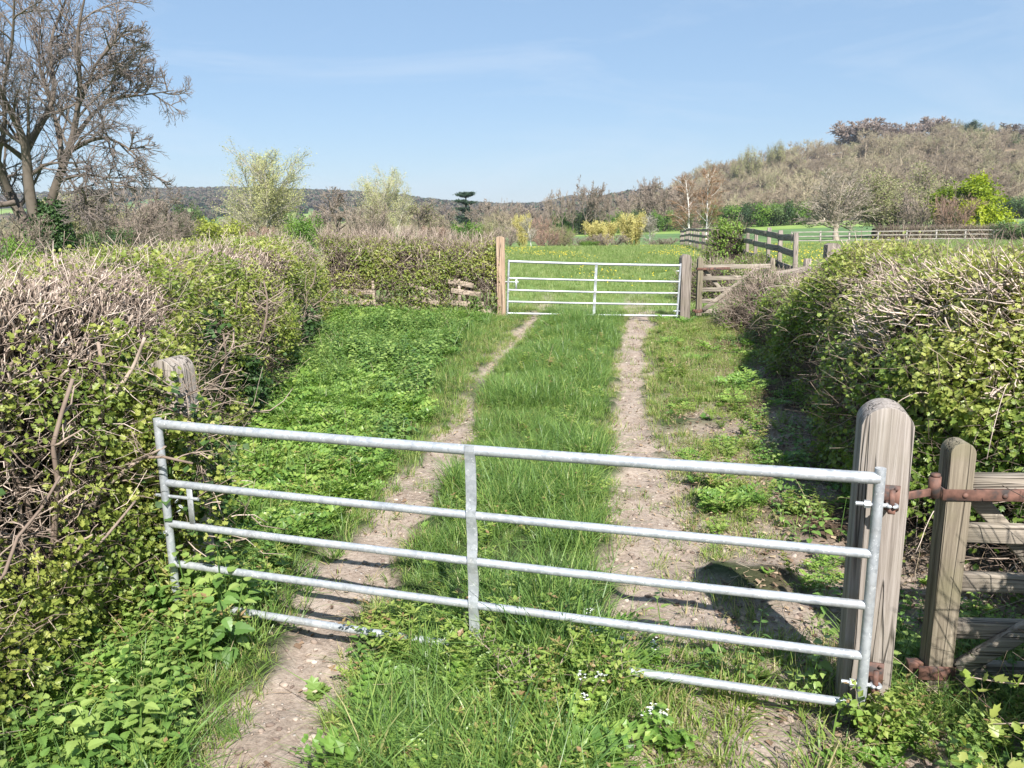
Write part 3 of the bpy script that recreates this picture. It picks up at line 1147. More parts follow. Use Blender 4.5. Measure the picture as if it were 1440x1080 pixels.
def leaf_clusters(G, rng, pos, nrm, per, size, tintf, tv, tf, spread=0.035, mi=0, up=0.35):
    n = len(pos)
    c = np.repeat(pos, per, 0)
    nn = np.repeat(nrm, per, 0)
    m = len(c)
    c = c + rng.normal(size=(m, 3)) * spread
    face = unit(nn * 0.5 + rng.normal(size=(m, 3)) * 0.55 + np.array([0, 0, up]))
    rot = frames(face, rng)
    t = np.clip(np.repeat(tintf, per) + rng.normal(size=m) * 0.13, 0, 1)
    sz = size * (0.65 + 0.7 * rng.random(m)) * np.repeat(0.75 + 0.5 * rng.random(n), per)
    insts(G, tv, tf, c, rot, sz, t, mi)


def twigs(G, rng, start, direc, length, r0, m=4, wig=0.18, sides=3, tint=None, taper=0.5):
    n = len(start)
    P = np.empty((n, m, 3))
    P[:, 0] = start
    d = unit(direc)
    st = (length / (m - 1))[:, None]
    for k in range(1, m):
        P[:, k] = P[:, k - 1] + d * st
        d = unit(d + rng.normal(size=(n, 3)) * wig)
    R = r0[:, None] * np.linspace(1, taper, m)[None]
    tubes(G, P, R, sides, rng.random(n) if tint is None else tint, 0, cap=True)
    return P


def inner(hs, depth, name, parent, mat, ns, nu=26, umin=0.02, umax=0.98, seed=0):  # dark shell added inside the hedge so its gaps read as deep shade
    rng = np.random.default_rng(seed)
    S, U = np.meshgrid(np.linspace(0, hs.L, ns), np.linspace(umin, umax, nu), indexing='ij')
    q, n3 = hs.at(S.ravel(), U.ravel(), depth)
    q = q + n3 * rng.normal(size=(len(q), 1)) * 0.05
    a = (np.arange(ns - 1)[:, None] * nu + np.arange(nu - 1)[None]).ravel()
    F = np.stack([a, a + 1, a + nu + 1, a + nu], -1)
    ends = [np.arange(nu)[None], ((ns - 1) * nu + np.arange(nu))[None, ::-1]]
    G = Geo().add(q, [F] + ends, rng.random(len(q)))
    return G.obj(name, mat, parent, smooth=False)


# --- left-hand hedge: flail-cut hawthorn down the lane
LH_PTS = [(-1.6, 1.2), (-2.3, 2.4), (-2.25, 3.6), (-2.12, 4.3), (-2.2, 5.0), (-2.6, 6.2), (-2.8, 8.0), (-3.0, 10.75), (-3.35, 13.5), (-3.6, 15.4)]
LH = HedgeShape(LH_PTS, 1.75, lambda s, x, y: np.interp(y, [1, 4, 7, 15.5], [1.9, 1.9, 1.84, 1.42]) + (vnoise(xy(x, y), 0.7, 2) - 0.5) * 0.1, 11, 0.16, 5.0, 1)
rng = np.random.default_rng(11)
hl = empty('hedge', (-2.4, 4.0, 0), 'long flail-cut hedge of pale chopped twigs and young leaves lining the lane beside the nettles', 'hedge')
REL = -np.array(hl.location)


def keep_world(o):
    """child built in world coordinates under an offset parent"""
    o.location = [-c for c in o.parent.location]
    return o


nb = lambda s: np.interp(s, [0, 2, 5, 9, LH.L], [0.7, 1.0, 1.0, 0.6, 0.5])
s, u = su_sample(rng, 46000, LH, nb, 0.80)
dep = rng.exponential(0.06, len(s)) - 0.085
pos, nrm = LH.at(s, u, dep)
patch = fbm(pos, 1.1, 41, 3)
topness = nrm[:, 2]
keep = rng.random(len(s)) < np.clip(0.2 + 4.6 * (patch - 0.44) - 0.1 * (topness > 0.6) + 0.22 * (pos[:, 2] < 1.1), 0.06, 0.97)
pos, nrm, patch = pos[keep], nrm[keep], patch[keep]
G = Geo()
far = pos[:, 1] > 8
tint = np.clip(0.36 + 0.7 * vnoise(pos, 2.3, 6), 0.05, 1)
isivy = (vnoise(pos, 1.6, 90) > 0.68) & (pos[:, 2] < 1.5)
nr_ = ~isivy & ~far
leaf_clusters(G, rng, pos[nr_], nrm[nr_], 5, 0.034, tint[nr_], LOBE_V, LOBE_F, 0.032)
nr_ = ~isivy & far
leaf_clusters(G, rng, pos[nr_], nrm[nr_], 5, 0.042, tint[nr_], LEAF_V, LEAF_F, 0.04)
leaf_clusters(G, rng, pos[isivy], nrm[isivy], 4, 0.055, tint[isivy], LEAF_V * [1.5, 1, 1], LEAF_F, 0.05, mi=1)
n = 420
bp = np.stack([-1.99 + 0.16 * rng.normal(size=n), 4.44 + 0.07 * rng.normal(size=n), 0.25 + 0.95 * rng.random(n) ** 0.8], -1)
bp = bp[(np.abs(bp[:, 0] + 1.97) > 0.1) | (bp[:, 2] < 1.12)]
bp = np.concatenate([bp, np.stack([-2.14 + 0.09 * rng.normal(size=190), 4.42 + 0.05 * rng.normal(size=190), 0.8 + 0.6 * rng.random(190)], -1)])
leaf_clusters(G, rng, bp, np.tile([[0.2, -0.9, 0.3]], (len(bp), 1)), 5, 0.034, 0.3 + 0.6 * rng.random(len(bp)), LOBE_V, LOBE_F, 0.035)
bp = bp[::5]
leaf_clusters(G, rng, bp, np.tile([[0.2, -0.9, 0.3]], (len(bp), 1)), 3, 0.055, rng.random(len(bp)), LEAF_V * [1.5, 1, 1], LEAF_F, 0.05, mi=1)
keep_world(G.obj('foliage', [HAWLEAF, IVYLEAF], hl, smooth=False))

G = Geo()
# cut stubs over the top, upright and pale
n = 420
bp = np.stack([-2.06 + 0.2 * rng.normal(size=n), 4.45 + 0.05 * rng.normal(size=n), 0.3 + 1.05 * rng.random(n)], -1)
twigs(G, rng, bp, rng.normal(size=(n, 3)) * [0.8, 0.25, 0.6] + [0.1, 0, 0.15], 0.12 + 0.28 * rng.random(n), 0.0014 + 0.0034 * rng.random(n) ** 2, 4, 0.25, 4, np.clip(0.55 + 0.25 * rng.normal(size=n), 0, 1), 0.5)
n = 30000
s = rng.random(n) * LH.L
u = np.interp(rng.random(n), [0, 1], [0.16, 0.84])
pos, nrm = LH.at(s, u, 0.02 + 0.1 * rng.random(n))
dr = nrm * 0.5 + np.array([0, 0, 0.75]) + rng.normal(size=(n, 3)) * 0.42
twigs(G, rng, pos, dr, 0.04 + 0.07 * rng.random(n), 0.0025 + 0.0055 * rng.random(n) ** 2, 3, 0.2, 4, np.clip(0.58 + 0.27 * rng.normal(size=n), 0.05, 1.05), 0.8)
# twigs over the face, all ways
n = 17000
s, u = su_sample(rng, n, LH, nb, 0.5)
n = len(s)
pos, nrm = LH.at(s, u, -0.04 + 0.2 * rng.random(n))
dr = nrm * 0.3 + rng.normal(size=(n, 3)) * [0.7, 0.7, 0.5] + np.array([0, 0, 0.12])
twigs(G, rng, pos, dr, 0.08 + 0.27 * rng.random(n) ** 1.5, 0.0013 + 0.0036 * rng.random(n) ** 2, 4, 0.28, 3, np.clip(0.42 + 0.25 * (pos[:, 2] - 0.6) + 0.3 * rng.normal(size=n), 0, 1.05), 0.5)
keep_world(G.obj('twigs', TWIG, hl))
G = Geo()
n = 85
s = (np.arange(n) + rng.random(n)) / n * (LH.L - 1.6)
pos, nrm = LH.at(s, np.full(n, 0.004), 0.16 + 0.12 * rng.random(n))
P = np.empty((n, 9, 3))
P[:, 0] = pos - [0, 0, 0.05]
d = unit(np.array([0, 0, 1.0]) + rng.normal(size=(n, 3)) * 0.25 + nrm * 0.06)
ln = 1.05 + 0.4 * rng.random(n)
for k in range(1, 9):
    P[:, k] = P[:, k - 1] + d * (ln / 8)[:, None]
    d = unit(d + np.array([0, 0, 0.06]) + rng.normal(size=(n, 3)) * 0.24 - nrm * 0.02)
R = (0.008 + 0.011 * rng.random(n))[:, None] * np.linspace(1, 0.5, 9)[None]
tubes(G, P, R, 6, 0.3 + 0.3 * rng.random(n), 0, True)
P, R = branch(rng, P, R, 7, 0.15, 0.95, 0.24, (52, 14), 0.05, 0.25, 6, 0.6, 0.0035, 0.5)
tubes(G, P, R, 5, 0.4 + 0.35 * rng.random(len(P)), 0, True)
P, R = branch(rng, P, R, 5, 0.2, 1.0, 0.5, (50, 15), 0.04, 0.25, 4, 0.6, 0.002, 0.6)
tubes(G, P, R, 4, 0.45 + 0.4 * rng.random(len(P)), 0, True)


def stem(G, pts, r0, r1, tint=0.6, sub=4):
    pts = np.array(pts, float)
    t = np.linspace(0, 1, len(pts))
    tt = np.linspace(0, 1, (len(pts) - 1) * sub + 1)
    P = np.stack([np.interp(tt, t, pts[:, k]) for k in range(3)], -1)
    for _ in range(2):
        P[1:-1] = 0.25 * P[:-2] + 0.5 * P[1:-1] + 0.25 * P[2:]
    tubes(G, P[None], np.linspace(r0, r1, len(P))[None], 7, np.array([tint]), 0, True)


stem(G, [(-2.45, 3.9, 0.35), (-2.32, 3.95, 0.6), (-2.2, 4.05, 0.82), (-2.22, 4.1, 1.1), (-2.16, 4.15, 1.35), (-2.2, 4.2, 1.6)], 0.022, 0.01, 0.55)
stem(G, [(-2.2, 4.05, 0.82), (-2.05, 4.1, 0.95), (-1.9, 4.2, 1.02)], 0.012, 0.006, 0.6)
stem(G, [(-2.16, 4.2, 1.3), (-2.05, 4.25, 1.45), (-1.95, 4.2, 1.62)], 0.013, 0.008, 0.8)
stem(G, [(-2.5, 3.6, 0.15), (-2.4, 3.6, 0.5), (-2.38, 3.65, 0.9), (-2.45, 3.7, 1.3)], 0.015, 0.009, 0.6)
stem(G, [(-2.6, 3.3, 0.55), (-2.3, 3.5, 0.5), (-2.1, 3.75, 0.62), (-2.0, 4.0, 0.78)], 0.012, 0.006, 0.5)
keep_world(G.obj('branches', TWIG, hl))
keep_world(inner(LH, 0.4, 'gap_shade_core', hl, GAPSHADE, 150, 26, seed=3))

# --- the short cross hedge up to the far gate post
CH = HedgeShape([(-3.75, 15.75), (-2.6, 15.95), (-1.4, 16.1), (-0.28, 16.2)], 1.3, lambda s, x, y: 1.45 + (vnoise(xy(x, y), 1.1, 5) - 0.5) * 0.12, 23, 0.14, 4.0, 1)
rng = np.random.default_rng(23)
hc = empty('hedge', (-2.0, 16.2, 0.2), 'short leafy cross hedge with gaps at its foot ending at the orange-brown post', 'hedge')
s, u = su_sample(rng, 9000, CH, None, 0.72)
pos, nrm = CH.at(s, u, rng.exponential(0.08, len(s)) - 0.05)
hgt = pos[:, 2] - gz(pos[:, 0], pos[:, 1])
keep = rng.random(len(s)) < np.clip(0.15 + 2.2 * (fbm(pos, 1.5, 4) - 0.36), 0.08, 0.9) * (0.55 + 0.45 * ss(hgt, 0.45, 0.9))
G = Geo()
pos, nrm = pos[keep], nrm[keep]
leaf_clusters(G, rng, pos, nrm, 5, 0.05, np.clip(0.32 + 0.7 * vnoise(pos, 2.4, 8), 0, 1), LEAF_V, LEAF_F, 0.045)
keep_world(G.obj('foliage', [HAWLEAF], hc, smooth=False))
G = Geo()
n = 7500
s, u = su_sample(rng, n, CH, None, 0.75)
pos, nrm = CH.at(s, u, 0.2 * rng.random(n))
twigs(G, rng, pos, nrm * 0.4 + rng.normal(size=(n, 3)) * 0.5 + np.array([0, 0, 0.45]), 0.12 + 0.35 * rng.random(n), 0.002 + 0.004 * rng.random(n) ** 2, 4, 0.25, 3, np.clip(0.6 + 0.25 * rng.normal(size=n), 0, 1))
n = 70
s = rng.random(n) * CH.L
pos, nrm = CH.at(s, np.full(n, 0.003), 0.1 + 0.3 * rng.random(n))
twigs(G, rng, pos, rng.normal(size=(n, 3)) * 0.2 + np.array([0, 0, 1.0]), 0.7 + 0.7 * rng.random(n), 0.01 + 0.014 * rng.random(n), 6, 0.15, 5, 0.5 + 0.3 * rng.random(n))
keep_world(G.obj('branches', TWIG, hc))
CH2 = HedgeShape(CH.p + [0, 0.42], 0.8, lambda s, x, y: 1.3 + 0 * s, 23, 0.14, 4.0, 1)
keep_world(inner(CH2, 0.22, 'gap_shade_core', hc, GAPSHADE, 50, 24, 0.035, 0.97, seed=4))

# old broken rails showing under the cross hedge
fr = empty('broken_fence', (-2.0, 15.75, 0.2), 'broken old fence boards leaning at the foot of the cross hedge', 'fence')
rngb = np.random.default_rng(5)
for (xa, za, xb, zb) in ((-3.35, 0.62, -2.75, 0.6), (-3.4, 0.42, -2.75, 0.4), (-3.4, 0.22, -2.7, 0.2), (-2.15, 0.75, -1.5, 0.56), (-2.05, 0.5, -1.45, 0.34), (-2.1, 0.28, -1.5, 0.16),
                         (-1.25, 0.8, -0.75, 0.68), (-1.2, 0.6, -0.6, 0.5), (-1.2, 0.34, -0.55, 0.3), (-1.0, 0.16, -0.4, 0.14)):
    G = Geo()
    yy = 15.98 + (xa + 2) * 0.09
    beam(G, (xa + 2, yy - 15.75 + rngb.normal() * 0.03, za - 0.02), (xb + 2, yy - 15.75 + 0.05, zb - 0.02), 0.025, 0.1, seg=3, wob=0.004, seed=int(abs(xa) * 100))
    G.obj('board', BOARDW, fr)
for xa in (-2.75, -1.05):
    G = Geo()
    tubes(G, np.array([[(xa + 2, 0.22 + (xa + 2) * 0.1, -0.2), (xa + 2.02, 0.23 + (xa + 2) * 0.1, 0.35), (xa + 2.01, 0.24 + (xa + 2) * 0.1, 0.8)]]), np.array([[0.035, 0.032, 0.03]]), 8, cap=True)
    G.obj('stake', BOARDW, fr)

# --- right-hand hedge: bramble and hawthorn
RH_PTS = [(5.6, 4.05), (4.2, 4.15), (3.0, 4.3), (2.62, 4.9), (2.85, 6.3), (3.2, 7.6), (3.75, 10.2), (4.15, 12.6), (4.4, 14.2)]
RH_PTS = RH_PTS[::-1]
RH = HedgeShape(RH_PTS, lambda s: np.interp(s, [0, 2, 9, 14], [1.2, 1.8, 2.1, 2.1]), lambda s, x, y: np.interp(y, [4.0, 4.6, 5.5, 8, 10, 12.6, 14.2], [1.55, 1.72, 1.83, 1.76, 1.6, 1.12, 0.8]) + (vnoise(xy(x, y), 0.8, 12) - 0.5) * 0.22, 61, 0.33, 2.7, 1)
# side test: outward must face the lane / the camera
_x, _y, _n = RH.line(np.array([RH.L * 0.4]))
if _n[0, 0] > 0:
    RH.side = -1
_x, _y, _n = LH.line(np.array([LH.L * 0.5]))
if _n[0, 0] < 0:
    LH.side = -1
rng = np.random.default_rng(61)
hr = empty('hedge', (3.0, 6.0, 0), 'rounded bramble and hawthorn hedge with straw-pale cut stems behind the wooden gate', 'hedge')
s, u = su_sample(rng, 36000, RH, None, 0.78)
pos, nrm = RH.at(s, u, rng.exponential(0.08, len(s)) - 0.1)
pt = fbm(pos, 1.0, 71, 3)
pale = (pos[:, 1] < 6.5) & (pos[:, 0] > 3.1) & (pos[:, 2] > 1.25)
keep = rng.random(len(s)) < np.clip(0.35 + 2.8 * (pt - 0.42) - 0.5 * pale * (vnoise(pos, 1.2, 3) > 0.45) - 0.3 * (pos[:, 2] < 0.75), 0.06, 0.9)
pos, nrm = pos[keep], nrm[keep]
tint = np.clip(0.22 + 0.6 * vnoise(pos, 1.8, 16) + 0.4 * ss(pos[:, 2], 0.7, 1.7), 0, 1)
G = Geo()
far = pos[:, 1] > 8.5
leaf_clusters(G, rng, pos[~far], nrm[~far], 6, 0.039, tint[~far], LOBE_V * [1.15, 1, 1], LOBE_F, 0.05)
leaf_clusters(G, rng, pos[far], nrm[far], 5, 0.047, tint[far], LEAF_V * [1.25, 1, 1], LEAF_F, 0.05)
keep_world(G.obj('foliage', [BRAMLEAF], hr, smooth=False))
G = Geo()
n = 20000
s, u = su_sample(rng, n, RH, None, 0.75)
pos, nrm = RH.at(s, u, -0.02 + 0.2 * rng.random(n))
twigs(G, rng, pos, nrm * 0.3 + rng.normal(size=(n, 3)) * [0.7, 0.7, 0.5], 0.12 + 0.35 * rng.random(n), 0.0014 + 0.0034 * rng.random(n) ** 2, 4, 0.3, 3, np.clip(0.35 + 0.25 * rng.normal(size=n), 0, 1))
# straw-pale slanting cut stems
n = 3600
s, u = su_sample(rng, n * 4, RH, None, 0.62)
pos, nrm = RH.at(s, u, -0.08 + 0.08 * rng.random(len(s)))
k = (pos[:, 2] > 1.05) & (((pos[:, 1] < 7.0) & (pos[:, 0] > 2.9)) | (vnoise(pos, 1.2, 3) > 0.7))
pos, nrm = pos[k][:n], nrm[k][:n]
n = len(pos)
dr = np.array([-0.7, -0.25, 0.3]) + rng.normal(size=(n, 3)) * 0.45
twigs(G, rng, pos, dr, 0.07 + 0.17 * rng.random(n), 0.003 + 0.006 * rng.random(n) ** 2, 5, 0.1, 5, 0.75 + 0.3 * rng.random(n), 0.6)
n = 50
s, u = su_sample(rng, n, RH, None, 0.3)
pos, nrm = RH.at(s, u, 0.02 * rng.random(n))
P = np.empty((n, 9, 3))
P[:, 0] = pos
d = unit(nrm + np.array([0, 0, 0.1]) + rng.normal(size=(n, 3)) * 0.5)
ln = 0.3 + 0.6 * rng.random(n)
for k in range(1, 9):
    P[:, k] = P[:, k - 1] + d * (ln / 8)[:, None]
    d = unit(d + np.array([0, 0, -0.22]) + rng.normal(size=(n, 3)) * 0.06)
P[:, :, 2] = np.maximum(P[:, :, 2], gz(P[:, :, 0], P[:, :, 1]) + 0.02)
tubes(G, P, (0.0025 + 0.002 * rng.random(n))[:, None] * np.linspace(1, 0.5, 9)[None], 5, 0.45 + 0.5 * rng.random(n), 0, True)
keep_world(G.obj('branches', TWIG, hr))
keep_world(inner(RH, 0.42, 'gap_shade_core', hr, GAPSHADE, 150, 26, seed=5))


def mound(name, label, cat, c, rx, ry, h, seed, nleaf, ntwig, mats, lsize, tb=0.4, ts=0.6, twt=0.4, thick=True, leafkeep=0.0, twup=0.3, lobes=False, twlen=0.3, reps=5):
    """a bush: foliage, twigs and a dark core coloured as inner shade, as parts of one thing"""
    rng = np.random.default_rng(seed)
    z0 = float(gz(c[0], c[1]))
    e = empty(name, (c[0], c[1], z0), label, cat)

    def surf(n, dep):
        d = rnd_unit(rng, n)
        d[:, 2] = np.abs(d[:, 2]) * 0.95 + 0.02
        q = d * [rx, ry, h]
        l = 1 + (fbm(q + seed, 1.6 / max(rx, 0.4), seed, 3) - 0.5) * 0.9
        return q * l[:, None] * (1 - dep)[:, None], unit(d / [rx, ry, h])

    G = Geo()
    pos, nrm = surf(nleaf, rng.exponential(0.1, nleaf))
    k = rng.random(nleaf) < np.clip(0.3 + 2.4 * (fbm(pos + seed, 2.0 / max(rx, 0.4), seed + 3) - 0.38) + leafkeep, 0.05, 1)
    pos, nrm = pos[k], nrm[k]
    leaf_clusters(G, rng, pos, nrm, reps, lsize, np.clip(tb - ts / 2 + ts * vnoise(pos, 2.5 / max(rx, 0.4), seed + 9), 0, 1), LOBE_V if lobes else LEAF_V * [1.2, 1, 1], LOBE_F if lobes else LEAF_F, lsize * 0.9)
    G.obj('foliage', mats[0], e, smooth=False)
    G = Geo()
    pos, nrm = surf(ntwig, 0.05 + 0.3 * rng.random(ntwig))
    twigs(G, rng, pos, nrm * 0.7 + rng.normal(size=(ntwig, 3)) * 0.5 + np.array([0, 0, twup]), twlen * h * (0.5 + rng.random(ntwig)), (0.0018 + 0.003 * rng.random(ntwig)) * max(1, lsize / 0.05), 4, 0.25, 3, np.clip(twt + 0.2 * rng.normal(size=ntwig), 0, 1))
    n = 14
    a = rng.random(n) * 2 * PI
    st = np.stack([0.15 * rx * np.cos(a), 0.15 * ry * np.sin(a), np.full(n, -0.05)], -1)
    twigs(G, rng, st, np.stack([np.cos(a) * rx * 0.6, np.sin(a) * ry * 0.6, np.full(n, h)], -1), np.full(n, h * 0.9), np.full(n, 0.012 * max(1, h)), 5, 0.1, 5, np.full(n, 0.3))
    G.obj('branches', mats[1], e)
    if thick:  # dark dome added inside the bush, coloured as shade between the branches
        th = np.linspace(0, 2 * PI, 25)[:-1]
        ph = np.linspace(0.0, PI / 2 * 0.96, 9)
        T, Pp = np.meshgrid(th, ph, indexing='ij')
        d = np.stack([np.cos(T) * np.cos(Pp), np.sin(T) * np.cos(Pp), np.sin(Pp)], -1).reshape(-1, 3)
        q = d * [rx, ry, h]
        q = q * ((1 + (fbm(q + seed, 1.6 / max(rx, 0.4), seed, 3) - 0.5) * 0.9) * 0.74)[:, None]
        q[:, 2] -= 0.02
        i = np.arange(24)[:, None]
        j = np.arange(8)[None]
        F = np.stack([i * 9 + j, ((i + 1) % 24) * 9 + j, ((i + 1) % 24) * 9 + j + 1, i * 9 + j + 1], -1).reshape(-1, 4)
        Geo().add(q, [F, (np.arange(24) * 9 + 8)[None]], rng.random(len(q))).obj('gap_shade_core', GAPSHADE, e, smooth=False)
    return e


mound('bramble_bush', 'low grey-brown bramble mound of dead stems leaning on the distant wooden gate', 'bush', (5.05, 15.6), 0.95, 1.0, 0.95, 81, 1900, 3800, (BRAMLEAF, TWIG), 0.045, 0.3, 0.6, 0.62, True, -0.12)
mound('bush', 'fresh green bush climbing the grey rail fence above the distant wooden gate', 'bush', (6.1, 21.3), 1.2, 1.2, 0.85, 82, 2600, 1500, (BRAMLEAF, TWIG), 0.06, 0.55, 0.6)
mound('bush', 'brownish half-bare bush at the fence just right of the dandelion meadow', 'bush', (5.2, 20.6), 0.95, 1.0, 0.95, 83, 1300, 2200, (BRAMLEAF, TWIG), 0.05, 0.45, 0.5, 0.6)
mound('bush', 'low brown-green scrub along the foot of the grey rail fence', 'bush', (7.1, 19.4), 1.1, 0.7, 0.5, 84, 1300, 2600, (BRAMLEAF, TWIG), 0.05, 0.35, 0.5, 0.55)
mound('bush', 'bright yellow-green bush crowding the top end of the grey rail fence', 'bush', (7.6, 28.5), 0.75, 0.8, 1.6, 86, 1100, 500, (MIDLEAF, TWIG), 0.08, 0.6, 0.5)
mound('hawthorn_bush', 'young shaded hawthorn by the wooden gate with a leafy sprig reaching into the sun', 'bush', (3.2, 2.25), 1.1, 0.75, 2.0, 85, 4200, 1500, (BRAMLEAF, TWIG), 0.05, 0.45, 0.6, lobes=True)

# ------------------------------------------------------------------ fences in the right-hand field
def rail_fence(label, A, v, n, mats, zs, ph, pw, rside=1, seed=0, rw=0.035, rh=0.09):
    rng = np.random.default_rng(seed)
    A = np.array(A, float)
    v = np.array(v, float)
    f = empty('rail_fence', (A[0], A[1], float(gz(*A))), label, 'fence')
    o = np.array(f.location)
    pts = [A + v * k + rng.normal(size=2) * 0.03 for k in range(n)]
    tops = []
    d = unit(v)
    nrm = np.array([d[1], -d[0]])
    for p in pts:
        z = float(gz(*p))
        l = rng.normal(size=2) * 0.02
        G = Geo()
        beam(G, np.array([p[0], p[1], z - 0.3]) - o, np.array([p[0] + l[0], p[1] + l[1], z + ph + rng.normal() * 0.03]) - o, pw, pw, up=(d[0], d[1], 0), bev=0.012, seg=2)
        G.obj('post', mats[0], f)
        tops.append(np.array([p[0], p[1], z]))
    for zz in zs:
        for a, b in zip(tops[:-1], tops[1:]):
            G = Geo()
            off = np.array([nrm[0], nrm[1], 0]) * (pw / 2 + rw / 2 - 0.004) * rside
            p0 = a + off + [0, 0, zz + rng.normal() * 0.02] - o
            p1 = b + off + [0, 0, zz + rng.normal() * 0.02] - o
            L_ = float(np.linalg.norm(p1 - p0))
            beam(G, (0, 0, 0), (L_ + 0.03, 0, 0), rw, rh, seg=3, wob=0.006, seed=int(rng.integers(1e6)))
            r = G.obj('rail', mats[1], f)
            x = unit(p1 - p0)
            y = unit(np.cross([0, 0, 1.0], x))
            zv = np.cross(x, y)
            M = Matrix(np.stack([x, y, zv], -1).tolist()).to_4x4()
            M.translation = Vector(p0)
            r.matrix_local = M
    return f


rail_fence('grey post and rail fence running from the distant wooden gate away up the meadow edge', (6.75, 19.0), (0.335, 2.15), 24, (FPOSTW, FRAILW), (0.5, 0.88, 1.23), 1.32, 0.105, rside=-1, seed=2, rh=0.16)
rail_fence('long pale post and rail fence crossing the far field in front of a brown hedge', (25.0, 72.0), (2.65, 0.12), 14, (PALEPOST, PALERAIL), (0.4, 0.78, 1.14), 1.22, 0.12, seed=3)
rail_fence('short grey rail corner half hidden behind the bramble hedge', (5.5, 17.15), (0.8, 0.05), 2, (FPOSTW, FRAILW), (0.4, 0.74), 0.9, 0.13, seed=4, rh=0.12)
gate_post((7.3, 18.3, 0.4), 0.1, 0.3, 0.2, 1.13, 0.04, FPOSTW, 'broad bleached flat-topped post behind the bramble hedge by the grey fence')

# ------------------------------------------------------------------ scattered growth
def scatter(name, temps, P, rotv, scl, idx, label, cat, kind='stuff', parent=None):
    """one object of ground cover: instances of small plants on points"""
    me = D.meshes.new(name)
    n = len(P)
    me.vertices.add(n)
    me.vertices.foreach_set('co', np.asarray(P, np.float32).ravel())
    for nm, ty, vals, key in (('rot', 'FLOAT_VECTOR', rotv, 'vector'), ('scl', 'FLOAT', scl, 'value'), ('idx', 'INT', idx, 'value')):
        a = me.attributes.new(nm, ty, 'POINT')
        a.data.foreach_set(key, np.asarray(vals, np.int32 if ty == 'INT' else np.float32).ravel())
    src = D.collections.new(name + '_kinds')
    for t in temps:
        src.objects.link(t)
    o = D.objects.new(name, me)
    COL.objects.link(o)
    g = D.node_groups.new(name, 'GeometryNodeTree')
    g.interface.new_socket('Geometry', in_out='INPUT', socket_type='NodeSocketGeometry')
    g.interface.new_socket('Geometry', in_out='OUTPUT', socket_type='NodeSocketGeometry')
    gi, go = g.nodes.new('NodeGroupInput'), g.nodes.new('NodeGroupOutput')
    ci = g.nodes.new('GeometryNodeCollectionInfo')
    ci.inputs['Collection'].default_value = src
    ci.inputs['Separate Children'].default_value = True
    ci.inputs['Reset Children'].default_value = True
    ip = g.nodes.new('GeometryNodeInstanceOnPoints')
    ip.inputs['Pick Instance'].default_value = True

    def attr(nm, ty):
        a = g.nodes.new('GeometryNodeInputNamedAttribute')
        a.data_type = ty
        a.inputs['Name'].default_value = nm
        return a.outputs['Attribute']

    g.links.new(gi.outputs[0], ip.inputs['Points'])
    g.links.new(ci.outputs[0], ip.inputs['Instance'])
    g.links.new(attr('idx', 'INT'), ip.inputs['Instance Index'])
    e2r = g.nodes.new('FunctionNodeEulerToRotation')
    g.links.new(attr('rot', 'FLOAT_VECTOR'), e2r.inputs[0])
    g.links.new(e2r.outputs[0], ip.inputs['Rotation'])
    g.links.new(attr('scl', 'FLOAT'), ip.inputs['Scale'])
    g.links.new(ip.outputs[0], go.inputs[0])
    md = o.modifiers.new('scatter', 'NODES')
    md.node_group = g
    return tag(o, label, cat, None, kind)


def blades(G, rng, n, spread, h0, h1, w, bend, tb=0.5, ts=0.3, dryfrac=0.04, seg=3):
    a = rng.random(n) * 2 * PI
    r = spread * np.sqrt(rng.random(n))
    base = np.stack([r * np.cos(a), r * np.sin(a), np.full(n, -0.01)], -1)
    h = h0 + (h1 - h0) * rng.random(n)
    d = np.stack([np.cos(a + rng.normal(size=n) * 0.8), np.sin(a + rng.normal(size=n) * 0.8), np.zeros(n)], -1)
    lean = bend * (0.25 + rng.random(n))
    side = np.stack([-d[:, 1], d[:, 0], np.zeros(n)], -1)
    side = unit(side + rng.normal(size=(n, 3)) * [0.3, 0.3, 0])
    t = np.linspace(0, 1, seg + 1)
    V = []
    ww = w * (0.6 + 0.8 * rng.random(n))
    for i, tt in enumerate(t):
        c = base + d * (lean * h * tt ** 2)[:, None] + np.array([0, 0, 1.0]) * (h * (tt - 0.38 * lean * tt ** 2.2))[:, None]
        wd = ww * (1 - tt ** 1.6) * 0.5 + 0.0002
        V += [c - side * wd[:, None], c + side * wd[:, None]]
    V = np.stack(V, 1)
    k = 2 * (seg + 1)
    off = (np.arange(n) * k)[:, None, None]
    f = np.array([(2 * i, 2 * i + 1, 2 * i + 3, 2 * i + 2) for i in range(seg)])
    ti = np.clip(tb + ts * (rng.random(n) - 0.5), 0, 0.88)
    ti = np.where(rng.random(n) < dryfrac, 1.0, ti)
    G.add(V.reshape(-1, 3), (f[None] + off).reshape(-1, 4), np.repeat(ti, k))


def tufts(name, mat, nvar, seed, **kw):
    out = []
    for i in range(nvar):
        G = Geo()
        blades(G, np.random.default_rng(seed + i), **kw)
        out.append(G.obj(name, mat, link=False))
    return out


# serrated nettle leaf
_n = [(0, 0), (0.22, 0.06), (0.36, 0.2), (0.32, 0.28), (0.37, 0.36), (0.29, 0.44), (0.32, 0.53), (0.22, 0.6), (0.23, 0.7), (0.13, 0.77), (0.12, 0.87), (0, 1.0)]
_full = _n + [(-a, b) for a, b in _n[-2:0:-1]]
NET_V = np.array([(a, b, 0.16 * abs(a) - 0.25 * b * b) for a, b in _full] + [(0, 0.3, -0.03), (0, 0.65, -0.115)], float)
_k = len(_full)
NET_F = np.array([(i, (i + 1) % _k, _k if (i < 6 or i >= _k - 6) else _k + 1) for i in range(_k)] + [(6, _k + 1, _k), (_k - 6, _k, _k + 1)])


